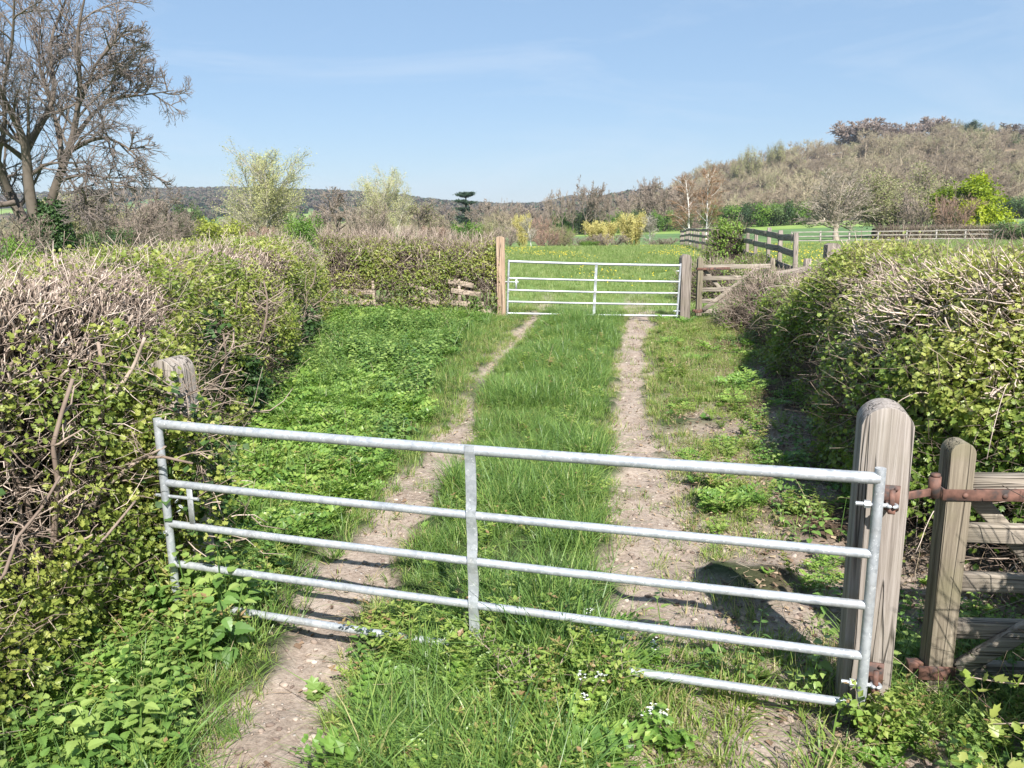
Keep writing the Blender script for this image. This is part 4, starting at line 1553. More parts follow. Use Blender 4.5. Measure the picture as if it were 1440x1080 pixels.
def nettle(seed, h=0.2, pairs=5, lf=0.06):
    rng = np.random.default_rng(seed)
    G = Geo()
    lean = rng.normal(size=2) * 0.12
    tubes(G, np.array([[(0, 0, -0.01), (lean[0] * h * 0.5, lean[1] * h * 0.5, h * 0.5), (lean[0] * h, lean[1] * h, h)]]), np.array([[0.0028, 0.0024, 0.0016]]), 4, 0.35)
    for i in range(pairs):
        t = 0.25 + 0.75 * i / (pairs - 1)
        z = h * t
        for sd in (0, 1):
            az = i * PI / 2 + sd * PI + rng.normal() * 0.25
            o = np.array([math.cos(az), math.sin(az), 0])
            tilt = 0.35 * t - 0.15 + rng.normal() * 0.15
            y = unit(o + np.array([0, 0, tilt]))
            x = unit(np.cross(y, [0, 0, 1.0]))
            M = np.stack([x, y, np.cross(x, y)], -1)
            sz = lf * (1.15 - 0.62 * max(0, t - 0.35)) * (0.85 + 0.3 * rng.random())
            p = np.array([lean[0] * z, lean[1] * z, z]) + o * 0.012
            insts(G, NET_V, NET_F, p[None], M[None], sz, np.array([0.35 + 0.4 * t + rng.normal() * 0.08]))
    return G.obj('nettle', NETTLE, link=False, smooth=False)


def parsley(seed, fr=7, L=0.2):
    """feathery fronds: leaflets set along pinnate stalks"""
    rng = np.random.default_rng(seed)
    G = Geo()
    for i in range(fr):
        az = i * 2 * PI / fr + rng.normal() * 0.3
        el = 0.45 + 0.5 * rng.random()
        d = np.array([math.cos(az) * math.cos(el), math.sin(az) * math.cos(el), math.sin(el)])
        l = L * (0.7 + 0.5 * rng.random())
        P = []
        q = np.zeros(3)
        dd = d.copy()
        for k in range(7):
            P.append(q.copy())
            q = q + dd * l / 6
            dd = unit(dd + np.array([0, 0, -0.16]))
        P = np.array(P)
        tubes(G, P[None], np.linspace(0.002, 0.0008, 7)[None], 3, 0.3)
        side = unit(np.cross(d, [0, 0, 1.0]))
        for k in range(2, 7):
            w = l * 0.32 * (1.1 - abs(k - 3) * 0.2)
            for sg in (-1, 1):
                for m in range(1, 4):
                    c = P[k] + side * sg * w * m / 3
                    y = unit(side * sg + d * 0.7 + rng.normal(size=3) * 0.25)
                    x = unit(np.cross(y, [0, 0, 1.0]) + rng.normal(size=3) * 0.15)
                    M = np.stack([x, y, np.cross(x, y)], -1)
                    insts(G, LEAF_V * [1.3, 1, 1], LEAF_F, c[None], M[None], w * 0.62, np.array([0.5 + rng.normal() * 0.15]))
    return G.obj('cow_parsley', PARSLEY, link=False, smooth=False)


def rosette(seed, n, L, wd, mat, name, el=(0.2, 0.7), lobes=False):
    rng = np.random.default_rng(seed)
    G = Geo()
    for i in range(n):
        az = i * 2.4 + rng.normal() * 0.3
        e = el[0] + (el[1] - el[0]) * rng.random()
        y = np.array([math.cos(az) * math.cos(e), math.sin(az) * math.cos(e), math.sin(e)])
        x = unit(np.cross(y, [0, 0, 1.0]))
        M = np.stack([x, y, np.cross(x, y)], -1)
        V = (LOBE_V if lobes else NET_V) * [wd, 1, 1]
        insts(G, V, LOBE_F if lobes else NET_F, (y * 0.35 * L * rng.random())[None], M[None], L * (0.6 + 0.5 * rng.random()), np.array([0.5 + rng.normal() * 0.18]))
    return G.obj(name, mat, link=False, smooth=False)


def weed(seed, h=0.16, nst=6, lf=0.022, mat=None, whorl=False, name='weed'):
    rng = np.random.default_rng(seed)
    G = Geo()
    for s_ in range(nst):
        az = rng.random() * 2 * PI
        d = unit(np.array([math.cos(az) * 0.5, math.sin(az) * 0.5, 1.0]))
        l = h * (0.6 + 0.6 * rng.random())
        P = [np.zeros(3)]
        for k in range(5):
            P.append(P[-1] + d * l / 5)
            d = unit(d + rng.normal(size=3) * 0.16)
        P = np.array(P)
        tubes(G, P[None], np.linspace(0.0018, 0.0008, 6)[None], 3, 0.75)
        for k in range(1, 6):
            m = 6 if whorl else 3
            for j in range(m):
                a2 = j * 2 * PI / m + k
                o = np.array([math.cos(a2), math.sin(a2), 0.25 + 0.2 * rng.normal()])
                y = unit(o)
                x = unit(np.cross(y, [0, 0, 1.0]))
                M = np.stack([x, y, np.cross(x, y)], -1)
                insts(G, LEAF_V * ([0.5, 1, 1] if whorl else [1.2, 1, 1]), LEAF_F, P[k][None], M[None], lf * (0.7 + 0.6 * rng.random()), np.array([0.3 + 0.5 * k / 5 + rng.normal() * 0.12]))
    return G.obj(name, mat or WEED, link=False, smooth=False)


def place(rng, n, box, dens):
    x = box[0] + (box[1] - box[0]) * rng.random(n)
    y = box[2] + (box[3] - box[2]) * rng.random(n)
    k = rng.random(n) < dens(x, y)
    return x[k], y[k]


def lay(rng, x, y, smin, smax, tilt=0.12, sink=0.0):
    n = len(x)
    P = np.stack([x, y, ground_z(x, y) - sink], -1)
    rot = np.stack([rng.normal(size=n) * tilt, rng.normal(size=n) * tilt, rng.random(n) * 2 * PI], -1)
    return P, rot, smin + (smax - smin) * rng.random(n)


def mid_strip(x, y):
    l = np.interp(y, LY, LX) + np.interp(y, LWY, LWX)
    r = np.interp(y, RY, RX) - np.interp(y, RWY, RWX)
    return ss(x - l, -0.08, 0.14) * (1 - ss(x - r, -0.14, 0.05))




def gate_line(x, y):
    """ungrazed growth along the foot of the steel gate"""
    d = np.abs(y - np.interp(x, [GA[0], GB[0]], [GA[1], GB[1]]))
    w = (1 - ss(d, 0.1, 0.4)) * ss(x, -0.75, -0.45) * (1 - ss(x, 0.4, 0.6))
    return np.maximum(w, (1 - ss(d, 0.15, 0.4)) * (1 - ss(x, -1.5, -1.25)))


rng = np.random.default_rng(101)
# lush grass of the middle strip
T_long = tufts('grass_tuft', GRASS, 5, 200, n=22, spread=0.05, h0=0.09, h1=0.28, w=0.0056, bend=0.95, tb=0.42, ts=0.7, dryfrac=0.025)


def d_long(x, y):
    p = xy(x, y)
    d = mid_strip(x, y) * (0.55 + 0.45 * ss(vnoise(p, 1.5, 3), 0.2, 0.5))
    d = d * np.where(y < 3.9, 0.75 * (1 - 0.6 * np.exp(-(((x - 0.25) / 0.35) ** 2 + ((y - 3.45) / 0.35) ** 2))), 1)
    d = np.where((y > 15.5) & (y < 17) & (x > 1.0) & (x < 1.9), 0.9, d)
    lf = (x < np.interp(y, LY, LX) - 0.15) & (x > hedge_x(y) + 0.25)
    d = np.maximum(d, 0.22 * lf * (vnoise(p, 1.2, 77) > 0.35) * ss(y, 8, 12))
    d = np.maximum(d, 0.13 * lf)
    edge = (x > 1.75) & (y < 3.9) & (x < 2.6)
    return np.maximum(np.maximum(d, 0.35 * edge), 0.9 * gate_line(x, y) * (x > -0.9))


x, y = place(rng, 52000, (-3.4, 4.6, 2.2, 17.2), d_long)
P, rot, sc = lay(rng, x, y, 0.45, 1.2, 0.24)
sc = sc * np.interp(fbm(xy(x, y), 2.1, 19), [0.3, 0.7], [0.5, 1.4]) * (1 - 0.35 * ss(y, 9, 12) * (np.abs(x - np.interp(y, LY, LX)) < 0.6)) * (1 + 0.7 * gate_line(x, y))
scatter('grass', T_long, P, rot, sc, rng.integers(0, 5, len(x)), 'lush green grass of the strip between the two wheel tracks', 'grass')

# short patchy turf: verges and track edges
T_short = tufts('turf_tuft', SGRASS, 4, 240, n=14, spread=0.045, h0=0.03, h1=0.1, w=0.0036, bend=0.9, tb=0.45, ts=0.6, dryfrac=0.16)


def d_short(x, y):
    p = xy(x, y)
    l, r = tracks(x, y)
    rc = np.interp(y, RY, RX) + np.interp(y, RWY, RWX)
    rv = ss(x - rc, -0.05, 0.25) * (1 - ss(x - rhedge_x(y), np.interp(y, [4, 5, 10, 13], [-0.5, -1.15, -1.0, -0.4]), np.interp(y, [4, 5, 10, 13], [0.0, -0.5, -0.4, 0.0])))
    d = rv * ss(fbm(p, 1.7, 34) + 0.16 * ss(y, 8, 11), 0.4, 0.62) * 0.85
    lv = ss(-(x - (np.interp(y, LY, LX) - np.interp(y, LWY, LWX))), -0.05, 0.1) * ss(x - hedge_x(y), 0.3, 0.9)
    d = np.maximum(d, lv * 0.5)
    d = np.maximum(d, 0.10 * (vnoise(p, 4.0, 61) > 0.55) * (np.minimum(l, r) < 0.05))
    d = np.maximum(d, 0.8 * (np.minimum(np.abs(l), np.abs(r)) < 0.09) * (vnoise(p, 3.0, 62) > 0.4))
    fr_ = (y < 4.0) & (x > 0.55) & (x < 2.0)
    d = np.where(fr_, np.maximum(d, 0.8 * ss(fbm(p, 2.6, 36), 0.38, 0.55)), d)
    return d


x, y = place(rng, 60000, (-3.4, 4.8, 2.3, 18.0), d_short)
P, rot, sc = lay(rng, x, y, 0.7, 1.5)
sc = sc * (1 + 0.55 * ss(-y, -3.9, -3.5) * (x > 0.5))
scatter('turf', T_short, P, rot, sc, rng.integers(0, 4, len(x)), 'short patchy turf on the verges and along the track edges', 'grass')

# meadow beyond the far gate and field on the right
T_field = tufts('meadow_tuft', FGRASS, 4, 260, n=26, spread=0.16, h0=0.05, h1=0.17, w=0.008, bend=0.8, tb=0.45, ts=0.5, dryfrac=0.04, seg=2)


def d_field(x, y):
    return ss(y, 16.6, 17.6) * np.where(x > 5.5, ss(y, 18, 20), 1) * np.where((x < -0.5), ss(y, 18.2, 19), 1) * (1 - 0.55 * ss(y, 30, 60)) * (x > -0.2 * y + 2) * (x < 0.72 * y)


x, y = place(rng, 46000, (-8, 42, 16.5, 64), d_field)
P, rot, sc = lay(rng, x, y, 0.8, 1.5, 0.1)
scatter('meadow_grass', T_field, P, rot, sc * np.interp(y, [17, 60], [0.8, 1.7]), rng.integers(0, 4, len(x)), 'meadow grass beyond the distant gates', 'grass')

# dandelions
G = Geo()
th = np.arange(8) * PI / 4
disc = np.concatenate([[(0, 0, 0.3)], np.stack([np.cos(th), np.sin(th), 0.05 * np.ones(8)], -1)])
discF = np.array([(0, 1 + i, 1 + (i + 1) % 8) for i in range(8)])
x, y = place(rng, 16000, (-2, 26, 18, 60), lambda x, y: 0.5 * ss(fbm(np.stack([x * 0.35, y * 0.13], -1), 1.0, 7, 3), 0.46, 0.7) * (x < 0.45 * y) * (x > -0.1 * y) * ss(y, 20, 34))
n = len(x)
insts(G, disc, discF, np.stack([x, y, gz(x, y) + 0.13 + 0.08 * rng.random(n)], -1), frames(np.array([0, -0.5, 1.0]) + rng.normal(size=(n, 3)) * 0.25, rng), 0.014 + 0.011 * rng.random(n), rng.random(n))
tag(G.obj('dandelion_flowers', DANDY, smooth=False), 'yellow dandelion flowers speckling the meadow beyond the distant gate', 'flowers', None, 'stuff')

# nettles and cow parsley on the left
T_net = [nettle(300 + i, h=0.15 + 0.03 * i, pairs=4 + i % 3, lf=0.05) for i in range(5)]


def left_zone(x, y):
    edge = np.interp(y, LY, LX) - np.interp(y, LWY, LWX)
    gap = np.interp(y, [2, 4, 6, 8, 11, 16], [0.04, 0.06, 0.06, 0.25, 0.55, 0.75])
    return (1 - ss(x - (edge - gap), -0.15, 0.05)) * ss(x - hedge_x(y), -0.25, 0.05)


def d_net(x, y):
    p = xy(x, y)
    q = fbm(p, 0.9, 44)
    w = left_zone(x, y) * np.where(y < 5.2, 1.0, 0.25 + 0.75 * (q > 0.52))
    w = np.maximum(w, 0.7 * np.exp(-(((x - 1.2) / 0.3) ** 2 + ((y - 3.55) / 0.14) ** 2)))
    w = np.maximum(w, 0.75 * np.exp(-(((x + 0.78) / 0.12) ** 2 + ((y - 3.75) / 0.1) ** 2)))
    w = np.maximum(w, 0.5 * ((x > 1.85) & (x < 3.2) & (y < 4.4)))
    w = np.maximum(w, 0.22 * (np.abs(x - rhedge_x(y) + 0.3) < 0.5) * (fbm(p, 1.1, 47) > 0.52) * (y < 14))
    return w


x, y = place(rng, 20500, (-3.8, 4.8, 2.1, 16.2), d_net)
P, rot, sc = lay(rng, x, y, 0.55, 1.3, 0.2)
sc = sc * np.interp(fbm(xy(x, y), 1.3, 48), [0.3, 0.7], [0.75, 1.35]) * np.where(x > 1.0, 0.75, 1.0) * (1 + 0.24 * gate_line(x, y))
scatter('nettles', T_net, P, rot, sc, rng.integers(0, 5, len(x)), 'bed of young nettles between the trimmed hedge and the left wheel track', 'nettles')

T_par = [parsley(320 + i, 6 + i % 3, 0.17 + 0.02 * i) for i in range(4)]


def d_par(x, y):
    p = xy(x, y)
    w = left_zone(x, y) * (0.75 * (y > 5.2) * (fbm(p, 0.9, 44) < 0.55) + 0.08)
    w = np.maximum(w, 0.16 * mid_strip(x, y) * (y < 4.2))
    rv = (x - np.interp(y, RY, RX) > 0.45) & (x < rhedge_x(y))
    return np.maximum(w, 0.07 * rv * (fbm(p, 1.2, 58) > 0.55))


x, y = place(rng, 14000, (-3.7, 4.8, 2.3, 16.4), d_par)
P, rot, sc = lay(rng, x, y, 0.6, 1.25, 0.12)
scatter('cow_parsley', T_par, P, rot, sc, rng.integers(0, 4, len(x)), 'feathery bright cow parsley leaves along the left verge', 'wild plants')

# mixed weeds in front of the gate and here and there
T_wd = [weed(340 + i, 0.15 + 0.02 * i, 5 + i, 0.024) for i in range(3)] + [weed(350 + i, 0.17, 4, 0.034, None, True) for i in range(2)] + [rosette(360 + i, 9, 0.07, 1.1, PARSLEY, 'weed', (0.15, 0.7), True) for i in range(2)]


def d_weed(x, y):
    p = xy(x, y)
    w = 0.9 * mid_strip(x, y) * (y < 4.1) * ss(fbm(p, 2.2, 91), 0.4, 0.55)
    w = np.maximum(w, 0.9 * np.exp(-(((x - 1.62) / 0.16) ** 2 + ((y - 3.12) / 0.13) ** 2)))
    w = np.maximum(w, 0.5 * ((x > 1.8) & (y < 3.3)))
    w = np.maximum(w, 0.22 * left_zone(x, y) * (y < 7))
    rv = (x - np.interp(y, RY, RX) > 0.4) & (x < rhedge_x(y) + 0.2)
    w = np.maximum(w, 0.09 * rv * (fbm(p, 1.4, 92) > 0.52))
    return np.maximum(w, 0.06 * mid_strip(x, y))


x, y = place(rng, 24000, (-2.6, 4.4, 2.2, 15.5), d_weed)
P, rot, sc = lay(rng, x, y, 0.55, 1.2, 0.15)
sc = sc * (1 + 0.6 * gate_line(x, y))
scatter('weeds', T_wd, P, rot, sc, rng.integers(0, 7, len(x)), 'mixed small weeds and cleavers in front of the steel gate', 'weeds')

# litter: dead leaves, straws
G = Geo()


def d_lit(x, y):
    p = xy(x, y)
    rc = np.interp(y, RY, RX)
    rv = ss(x - rc, 0.05, 0.5) * (1 - ss(x - rhedge_x(y), 0.3, 0.7))
    l, r = tracks(x, y)
    d = rv * (0.35 + 0.65 * ss(fbm(p, 1.6, 93), 0.35, 0.6))
    d = np.maximum(d, 0.10 * (np.minimum(l, r) < 0.1))
    return np.maximum(d, 0.6 * (1 - ss(x - hedge_x(y), 0.1, 0.5)))


x, y = place(rng, 44000, (-3.4, 4.6, 2.3, 16), d_lit)
n = len(x)
P = np.stack([x, y, ground_z(x, y) + 0.012], -1)
insts(G, QUAD_V * [0.55, 1, 1.6], QUAD_F, P, frames(np.array([0, 0, 1.0]) + rng.normal(size=(n, 3)) * 0.35, rng), 0.012 + 0.03 * rng.random(n), np.clip(0.35 + 0.28 * rng.normal(size=n), 0, 1))
x, y = place(rng, 16000, (-3.4, 4.6, 2.3, 16), lambda x, y: np.maximum(d_lit(x, y), 0.04))
n = len(x)
a = rng.random(n) * 2 * PI
ln = 0.05 + 0.2 * rng.random(n) ** 2
S = np.stack([x, y, ground_z(x, y) + 0.012], -1)
Dv = np.stack([np.cos(a), np.sin(a), 0.03 + 0.1 * rng.random(n)], -1)
Pp = np.stack([S, S + Dv * (ln / 2)[:, None] + rng.normal(size=(n, 3)) * 0.006, S + Dv * ln[:, None]], 1)
Pp[:, :, 2] = np.maximum(Pp[:, :, 2], ground_z(Pp[:, :, 0], Pp[:, :, 1]) + 0.006)
tubes(G, Pp, np.full((n, 3), 0.0013), 3, np.clip(0.5 + 0.3 * rng.normal(size=n), 0, 1))
tag(G.obj('leaf_litter', DRY, smooth=False), 'dry brown leaves and straws on the bare verge by the right-hand hedge', 'leaf litter', None, 'stuff')

G = Geo()
x, y = place(rng, 2600, (-3.2, 4.4, 2.6, 15.5), lambda x, y: 0.35 * left_zone(x, y) * (fbm(xy(x, y), 1.5, 97) > 0.5) + 0.3 * (np.abs(x - rhedge_x(y) + 0.1) < 0.4) + 0.05 * mid_strip(x, y))
n = len(x)
twigs(G, rng, np.stack([x, y, ground_z(x, y) - 0.01], -1), np.array([0, 0, 0.7]) + rng.normal(size=(n, 3)) * [0.5, 0.5, 0.25], 0.15 + 0.35 * rng.random(n), 0.0014 + 0.0016 * rng.random(n), 5, 0.14, 4, np.clip(0.7 + 0.2 * rng.normal(size=n), 0, 1))
tag(G.obj('dead_stalks', DRY), 'thin straw-coloured dead stalks standing in the verges', 'dead stalks', None, 'stuff')

# clods and flints in the tracks
G = Geo()
bm = bmesh.new()
bmesh.ops.create_icosphere(bm, subdivisions=2, radius=1.0)
ico = np.array([v.co for v in bm.verts])
icoF = np.array([[v.index for v in f.verts] for f in bm.faces])
bm.free()
x, y = place(rng, 34000, (-1.7, 3.4, 2.4, 17), lambda x, y: 0.8 * (dirt_mask(x, y) > 0.6) * np.interp(y, [3, 8, 17], [1, 0.6, 0.2]))
n = len(x)
for v in range(6):
    sel = np.arange(n) % 6 == v
    sh = ico * (0.62 + 0.7 * vnoise(ico + v * 9.1, 1.6, v))[:, None] * [1, 0.8, 0.5]
    m = int(sel.sum())
    insts(G, sh, icoF, np.stack([x, y, ground_z(x, y) + 0.002], -1)[sel], frames(np.array([0, 0, 1.0]) + rng.normal(size=(m, 3)) * 0.25, rng), 0.005 + 0.021 * rng.random(m) ** 4, np.clip(0.42 + 0.25 * rng.normal(size=m), 0, 1.1))
tag(G.obj('gravel', STONE), 'small flints and clods lying in the bare wheel tracks', 'gravel', None, 'stuff')

# --- single plants one can point to
def shoot(name, label, cat, loc, seed, nst, h, lf, mat, lean=(0, 0), flowers=0, group=None, lobes=False, twt=0.7, side=0.55, lper=3, twl=0.35):
    rng = np.random.default_rng(seed)
    e = empty(name, (loc[0], loc[1], float(ground_z(loc[0], loc[1]))), label, cat, group)
    Gs, Gl, Gf = Geo(), Geo(), Geo()
    for s_ in range(nst):
        az = rng.random() * 2 * PI
        d = unit(np.array([math.cos(az) * side + lean[0], math.sin(az) * side + lean[1], 1.0]))
        l = h * (0.65 + 0.5 * rng.random())
        P = [np.array([rng.normal() * 0.03, rng.normal() * 0.03, -0.01])]
        for k in range(7):
            P.append(P[-1] + d * l / 7)
            d = unit(d + rng.normal(size=3) * 0.12)
        P = np.array(P)
        tubes(Gs, P[None], np.linspace(0.0035, 0.0014, 8)[None], 5, np.array([twt]), 0, True)
        n = 12
        tpos = rng.random(n) * 0.8 + 0.2
        B = np.stack([np.interp(tpos * 7, np.arange(8), P[:, c]) for c in range(3)], -1)
        tw = twigs(Gs, rng, B, rng.normal(size=(n, 3)) + np.array([0, 0, 0.4]), twl * h * (0.3 + rng.random(n) * 0.7), np.full(n, 0.0013), 4, 0.2, 3, np.full(n, twt))
        q = tw[:, 1:].reshape(-1, 3)
        leaf_clusters(Gl, rng, q, unit(q - np.array([0, 0, 0.0]) + 1e-6), lper, lf, np.clip(0.35 + 0.4 * rng.random(len(q)) + 0.2 * (q[:, 2] / h), 0, 1), LOBE_V if lobes else LEAF_V * [1.3, 1, 1], LOBE_F if lobes else LEAF_F, lf * 0.5, up=0.7)
        if s_ < flowers:
            m = 9
            c = P[-1] + rng.normal(size=(m, 3)) * [0.014, 0.014, 0.008] + [0, 0, 0.012]
            th = np.arange(4) * PI / 2
            for k in range(4):
                di = np.tile(np.array([math.cos(th[k]), math.sin(th[k]), 0.25]), (m, 1))
                insts(Gf, LEAF_V * [1.2, 1, 1], LEAF_F, c, frames(np.array([0, 0, 1.0]) + rng.normal(size=(m, 3)) * 0.15, rng, di), 0.008, rng.random(m))
    Gs.obj('stems', TWIG, e)
    Gl.obj('leaves', mat, e, smooth=False)
    if flowers:
        Gf.obj('flowers', PETAL, e, smooth=False)
    return e


shoot('hawthorn_sapling', 'small bronze-tinted sapling with straw-coloured stems growing through the grass before the gate', 'sapling', (0.1, 3.28), 401, 8, 0.4, 0.021, WEED, (-0.25, 0.1), lper=3)
shoot('hawthorn_sapling', 'second bronze-leaved sapling beside the cut end of the lowest gate bar', 'sapling', (0.42, 3.35), 402, 6, 0.33, 0.021, WEED, (0.1, 0.05), lper=3)
for i, (px_, py_, lb) in enumerate(((0.12, 3.72, 'white-flowered garlic mustard touching the fourth gate bar'), (0.33, 3.62, 'white-flowered garlic mustard just right of the flat centre strap'),
                                    (0.27, 3.2, 'white-flowered garlic mustard among the bronze-leaved sapling shoots'), (0.6, 3.56, 'white-flowered garlic mustard at the edge of the bare right track'),
                                    (0.62, 3.0, 'lowest white-flowered garlic mustard near the picture bottom'))):
    shoot('garlic_mustard', lb, 'wildflower', (px_, py_), 410 + i, 4, 0.24, 0.04, PARSLEY, (0, 0), 3, 'garlic mustard in front of the gate', True, 0.2, 0.35, 1, 0.2)
shoot('cleavers', 'sprawling cleavers climbing the foot of the stout gate post', 'plant', (1.58, 3.08), 420, 7, 0.26, 0.03, WEED, (0.05, 0.05), lper=3)


def dock(label, loc, seed, s=1.0):
    e = empty('dock_plant', (loc[0], loc[1], float(ground_z(*loc))), label, 'plant')
    o = rosette(seed, 16, 0.085 * s, 1.3, NETTLE, 'leaf', (0.1, 0.75), True)
    COL.objects.link(o)
    o.parent = e
    return e


dock('broad-leaved plant on the bare left track below the lowest gate bar', (-1.0, 3.55), 431, 0.9)
dock('broad-leaved plant under the gate bars near the stout post', (1.22, 3.62), 432, 0.9)
# a loose tuft on the bare track
G = Geo()
blades(G, np.random.default_rng(440), n=110, spread=0.07, h0=0.08, h1=0.19, w=0.0042, bend=0.9, tb=0.6, ts=0.4, dryfrac=0.15)
o = G.obj('grass_tuft', SGRASS)
o.location = (-0.83, 3.27, float(ground_z(-0.83, 3.27)))
tag(o, 'lone grass tuft on the bare left track in front of the gate', 'grass tuft')
# sprig reaching in at the right edge is part of the hawthorn beside it
hb = [o_ for o_ in COL.objects if o_.name.startswith('hawthorn_bush')][0]
G = Geo()
rs = np.random.default_rng(9)
O = np.array(hb.location)
for pts in ([(2.35, 2.45, 0.6), (2.0, 2.52, 0.6), (1.8, 2.6, 0.54), (1.66, 2.64, 0.55)], [(2.3, 2.3, 0.45), (1.95, 2.36, 0.4), (1.72, 2.42, 0.33), (1.56, 2.45, 0.3)], [(2.2, 2.5, 0.45), (1.92, 2.55, 0.42), (1.75, 2.6, 0.38)]):
    pts = np.array(pts)
    stem(G, pts - O, 0.004, 0.0018, 0.7)
    q = np.concatenate([pts[1:], (pts[1:-1] + pts[2:]) / 2])
    leaf_clusters(G, rs, q - O, np.tile([[-0.3, -0.4, 0.8]], (len(q), 1)), 5, 0.048, np.full(len(q), 0.72), LOBE_V, LOBE_F, 0.03, 1)
G.obj('sprig', [TWIG, BRAMLEAF], hb)

# ------------------------------------------------------------------ trees
def stems_up(rng, n, H, spread, r, m=7, base=0.1, wig=0.06, up=0.05):
    a = np.arange(n) * 2 * PI / max(n, 1) + rng.random(n)
    d = unit(np.stack([np.cos(a) * spread, np.sin(a) * spread, np.ones(n)], -1) + rng.normal(size=(n, 3)) * 0.08)
    P = np.empty((n, m, 3))
    P[:, 0] = np.stack([np.cos(a) * base, np.sin(a) * base, np.full(n, -0.2)], -1) if n > 1 else np.array([[0, 0, -0.2]])
    L_ = H * (0.8 + 0.25 * rng.random(n)) / (m - 1)
    for k in range(1, m):
        P[:, k] = P[:, k - 1] + d * L_[:, None]
        d = unit(d + np.array([0, 0, up]) + rng.normal(size=d.shape) * wig)
    return P, r * np.linspace(1, 0.3, m)[None] * np.ones((n, 1))


def build_tree(spec, seed):
    """spec: stems (dict), levels [branch kwargs], leaf (dict) -> Geo trunk, Geo crown"""
    rng = np.random.default_rng(seed)
    P, R = stems_up(rng, **spec['stems'])
    Gt, Gc = Geo(), Geo()
    tubes(Gt, P, R, 8, 0.45 + 0.2 * rng.random(len(P)))
    lv = spec['levels']
    last = (P, R)
    ends = [P[:, -1]]
    for k, b in enumerate(lv):
        b = dict(b)
        Q, r = branch(rng, last[0], last[1], **b)
        tgt = Gt if k < spec.get('trunk_levels', 1) else Gc
        tubes(tgt, Q, r, 5 if k == 0 else 3, np.clip(0.5 + 0.2 * rng.normal(size=len(Q)), 0, 1))
        last = (Q, r)
        if k >= len(lv) - 2:
            ends.append(Q[:, -1])
            ends.append(Q[:, Q.shape[1] // 2])
    lf = spec.get('leaf')
    if lf:
        q = np.concatenate(ends)
        q = q[rng.random(len(q)) < lf.get('frac', 1)]
        c = q.mean(0)
        nrm = unit(q - c + np.array([0, 0, 0.5]))
        leaf_clusters(Gc, rng, q, nrm, lf['per'], lf['size'], np.clip(lf.get('tb', 0.5) + lf.get('ts', 0.4) * (vnoise(q, lf.get('ns', 0.7), seed) - 0.5) * 2, 0, 1), LEAF_V * [1.3, 1, 1], LEAF_F, lf.get('spread', lf['size']), 1)
    return Gt, Gc


BARE = dict(stems=dict(n=1, H=6.0, spread=0.08, r=0.2), levels=[
    dict(n=12, t0=0.25, t1=0.98, lenf=0.55, ang=(48, 12), up=0.07, wig=0.12, m=6, rf=0.5),
    dict(n=8, t0=0.2, t1=1.0, lenf=0.5, ang=(42, 12), up=0.05, wig=0.15, m=4, rf=0.5, rmin=0.026),
    dict(n=6, t0=0.15, t1=1.0, lenf=0.55, ang=(40, 12), up=0.04, wig=0.15, m=3, rf=0.6, rmin=0.018),
    dict(n=4, t0=0.2, t1=1.0, lenf=0.55, ang=(38, 12), up=0.03, wig=0.15, m=2, rf=0.6, rmin=0.015)])
DOME = dict(stems=dict(n=1, H=4.2, spread=0.05, r=0.24), levels=[
    dict(n=15, t0=0.35, t1=1.0, lenf=0.85, ang=(55, 16), up=0.08, wig=0.1, m=6, rf=0.45),
    dict(n=8, t0=0.25, t1=1.0, lenf=0.42, ang=(42, 12), up=0.06, wig=0.15, m=4, rf=0.5, rmin=0.026),
    dict(n=6, t0=0.2, t1=1.0, lenf=0.6, ang=(40, 12), up=0.04, wig=0.15, m=3, rf=0.6, rmin=0.018),
    dict(n=4, t0=0.2, t1=1.0, lenf=0.6, ang=(38, 12), up=0.03, wig=0.15, m=2, rf=0.6, rmin=0.015)])
SHRUB = dict(stems=dict(n=9, H=2.7, spread=0.55, r=0.06, m=5, base=0.25), trunk_levels=1, levels=[
    dict(n=9, t0=0.12, t1=1.0, lenf=0.5, ang=(38, 12), up=0.09, wig=0.15, m=4, rf=0.6, rmin=0.018),
    dict(n=7, t0=0.12, t1=1.0, lenf=0.55, ang=(38, 12), up=0.06, wig=0.15, m=3, rf=0.6, rmin=0.0135),
    dict(n=5, t0=0.12, t1=1.0, lenf=0.6, ang=(38, 12), up=0.04, wig=0.15, m=2, rf=0.6, rmin=0.011)])
POPLAR = dict(stems=dict(n=4, H=7.2, spread=0.16, r=0.13, base=0.2), levels=[
    dict(n=16, t0=0.06, t1=0.97, lenf=0.62, ang=(46, 9), up=0.1, wig=0.06, m=6, rf=0.42),
    dict(n=8, t0=0.15, t1=1.0, lenf=0.45, ang=(34, 9), up=0.12, wig=0.08, m=4, rf=0.5, rmin=0.022),
    dict(n=6, t0=0.15, t1=1.0, lenf=0.5, ang=(32, 9), up=0.1, wig=0.08, m=3, rf=0.6, rmin=0.014)],
    leaf=dict(per=3, size=0.09, tb=0.5, ts=0.5, frac=0.95, spread=0.16))
FINE = dict(stems=dict(n=1, H=8.5, spread=0.03, r=0.1, wig=0.03), levels=[
    dict(n=30, t0=0.2, t1=0.98, lenf=0.28, ang=(38, 10), up=0.08, wig=0.08, m=5, rf=0.35, rmin=0.02),
    dict(n=9, t0=0.15, t1=1.0, lenf=0.55, ang=(38, 12), up=-0.02, wig=0.12, m=4, rf=0.5, rmin=0.016),
    dict(n=7, t0=0.15, t1=1.0, lenf=0.65, ang=(36, 12), up=-0.08, wig=0.1, m=3, rf=0.6, rmin=0.014)])
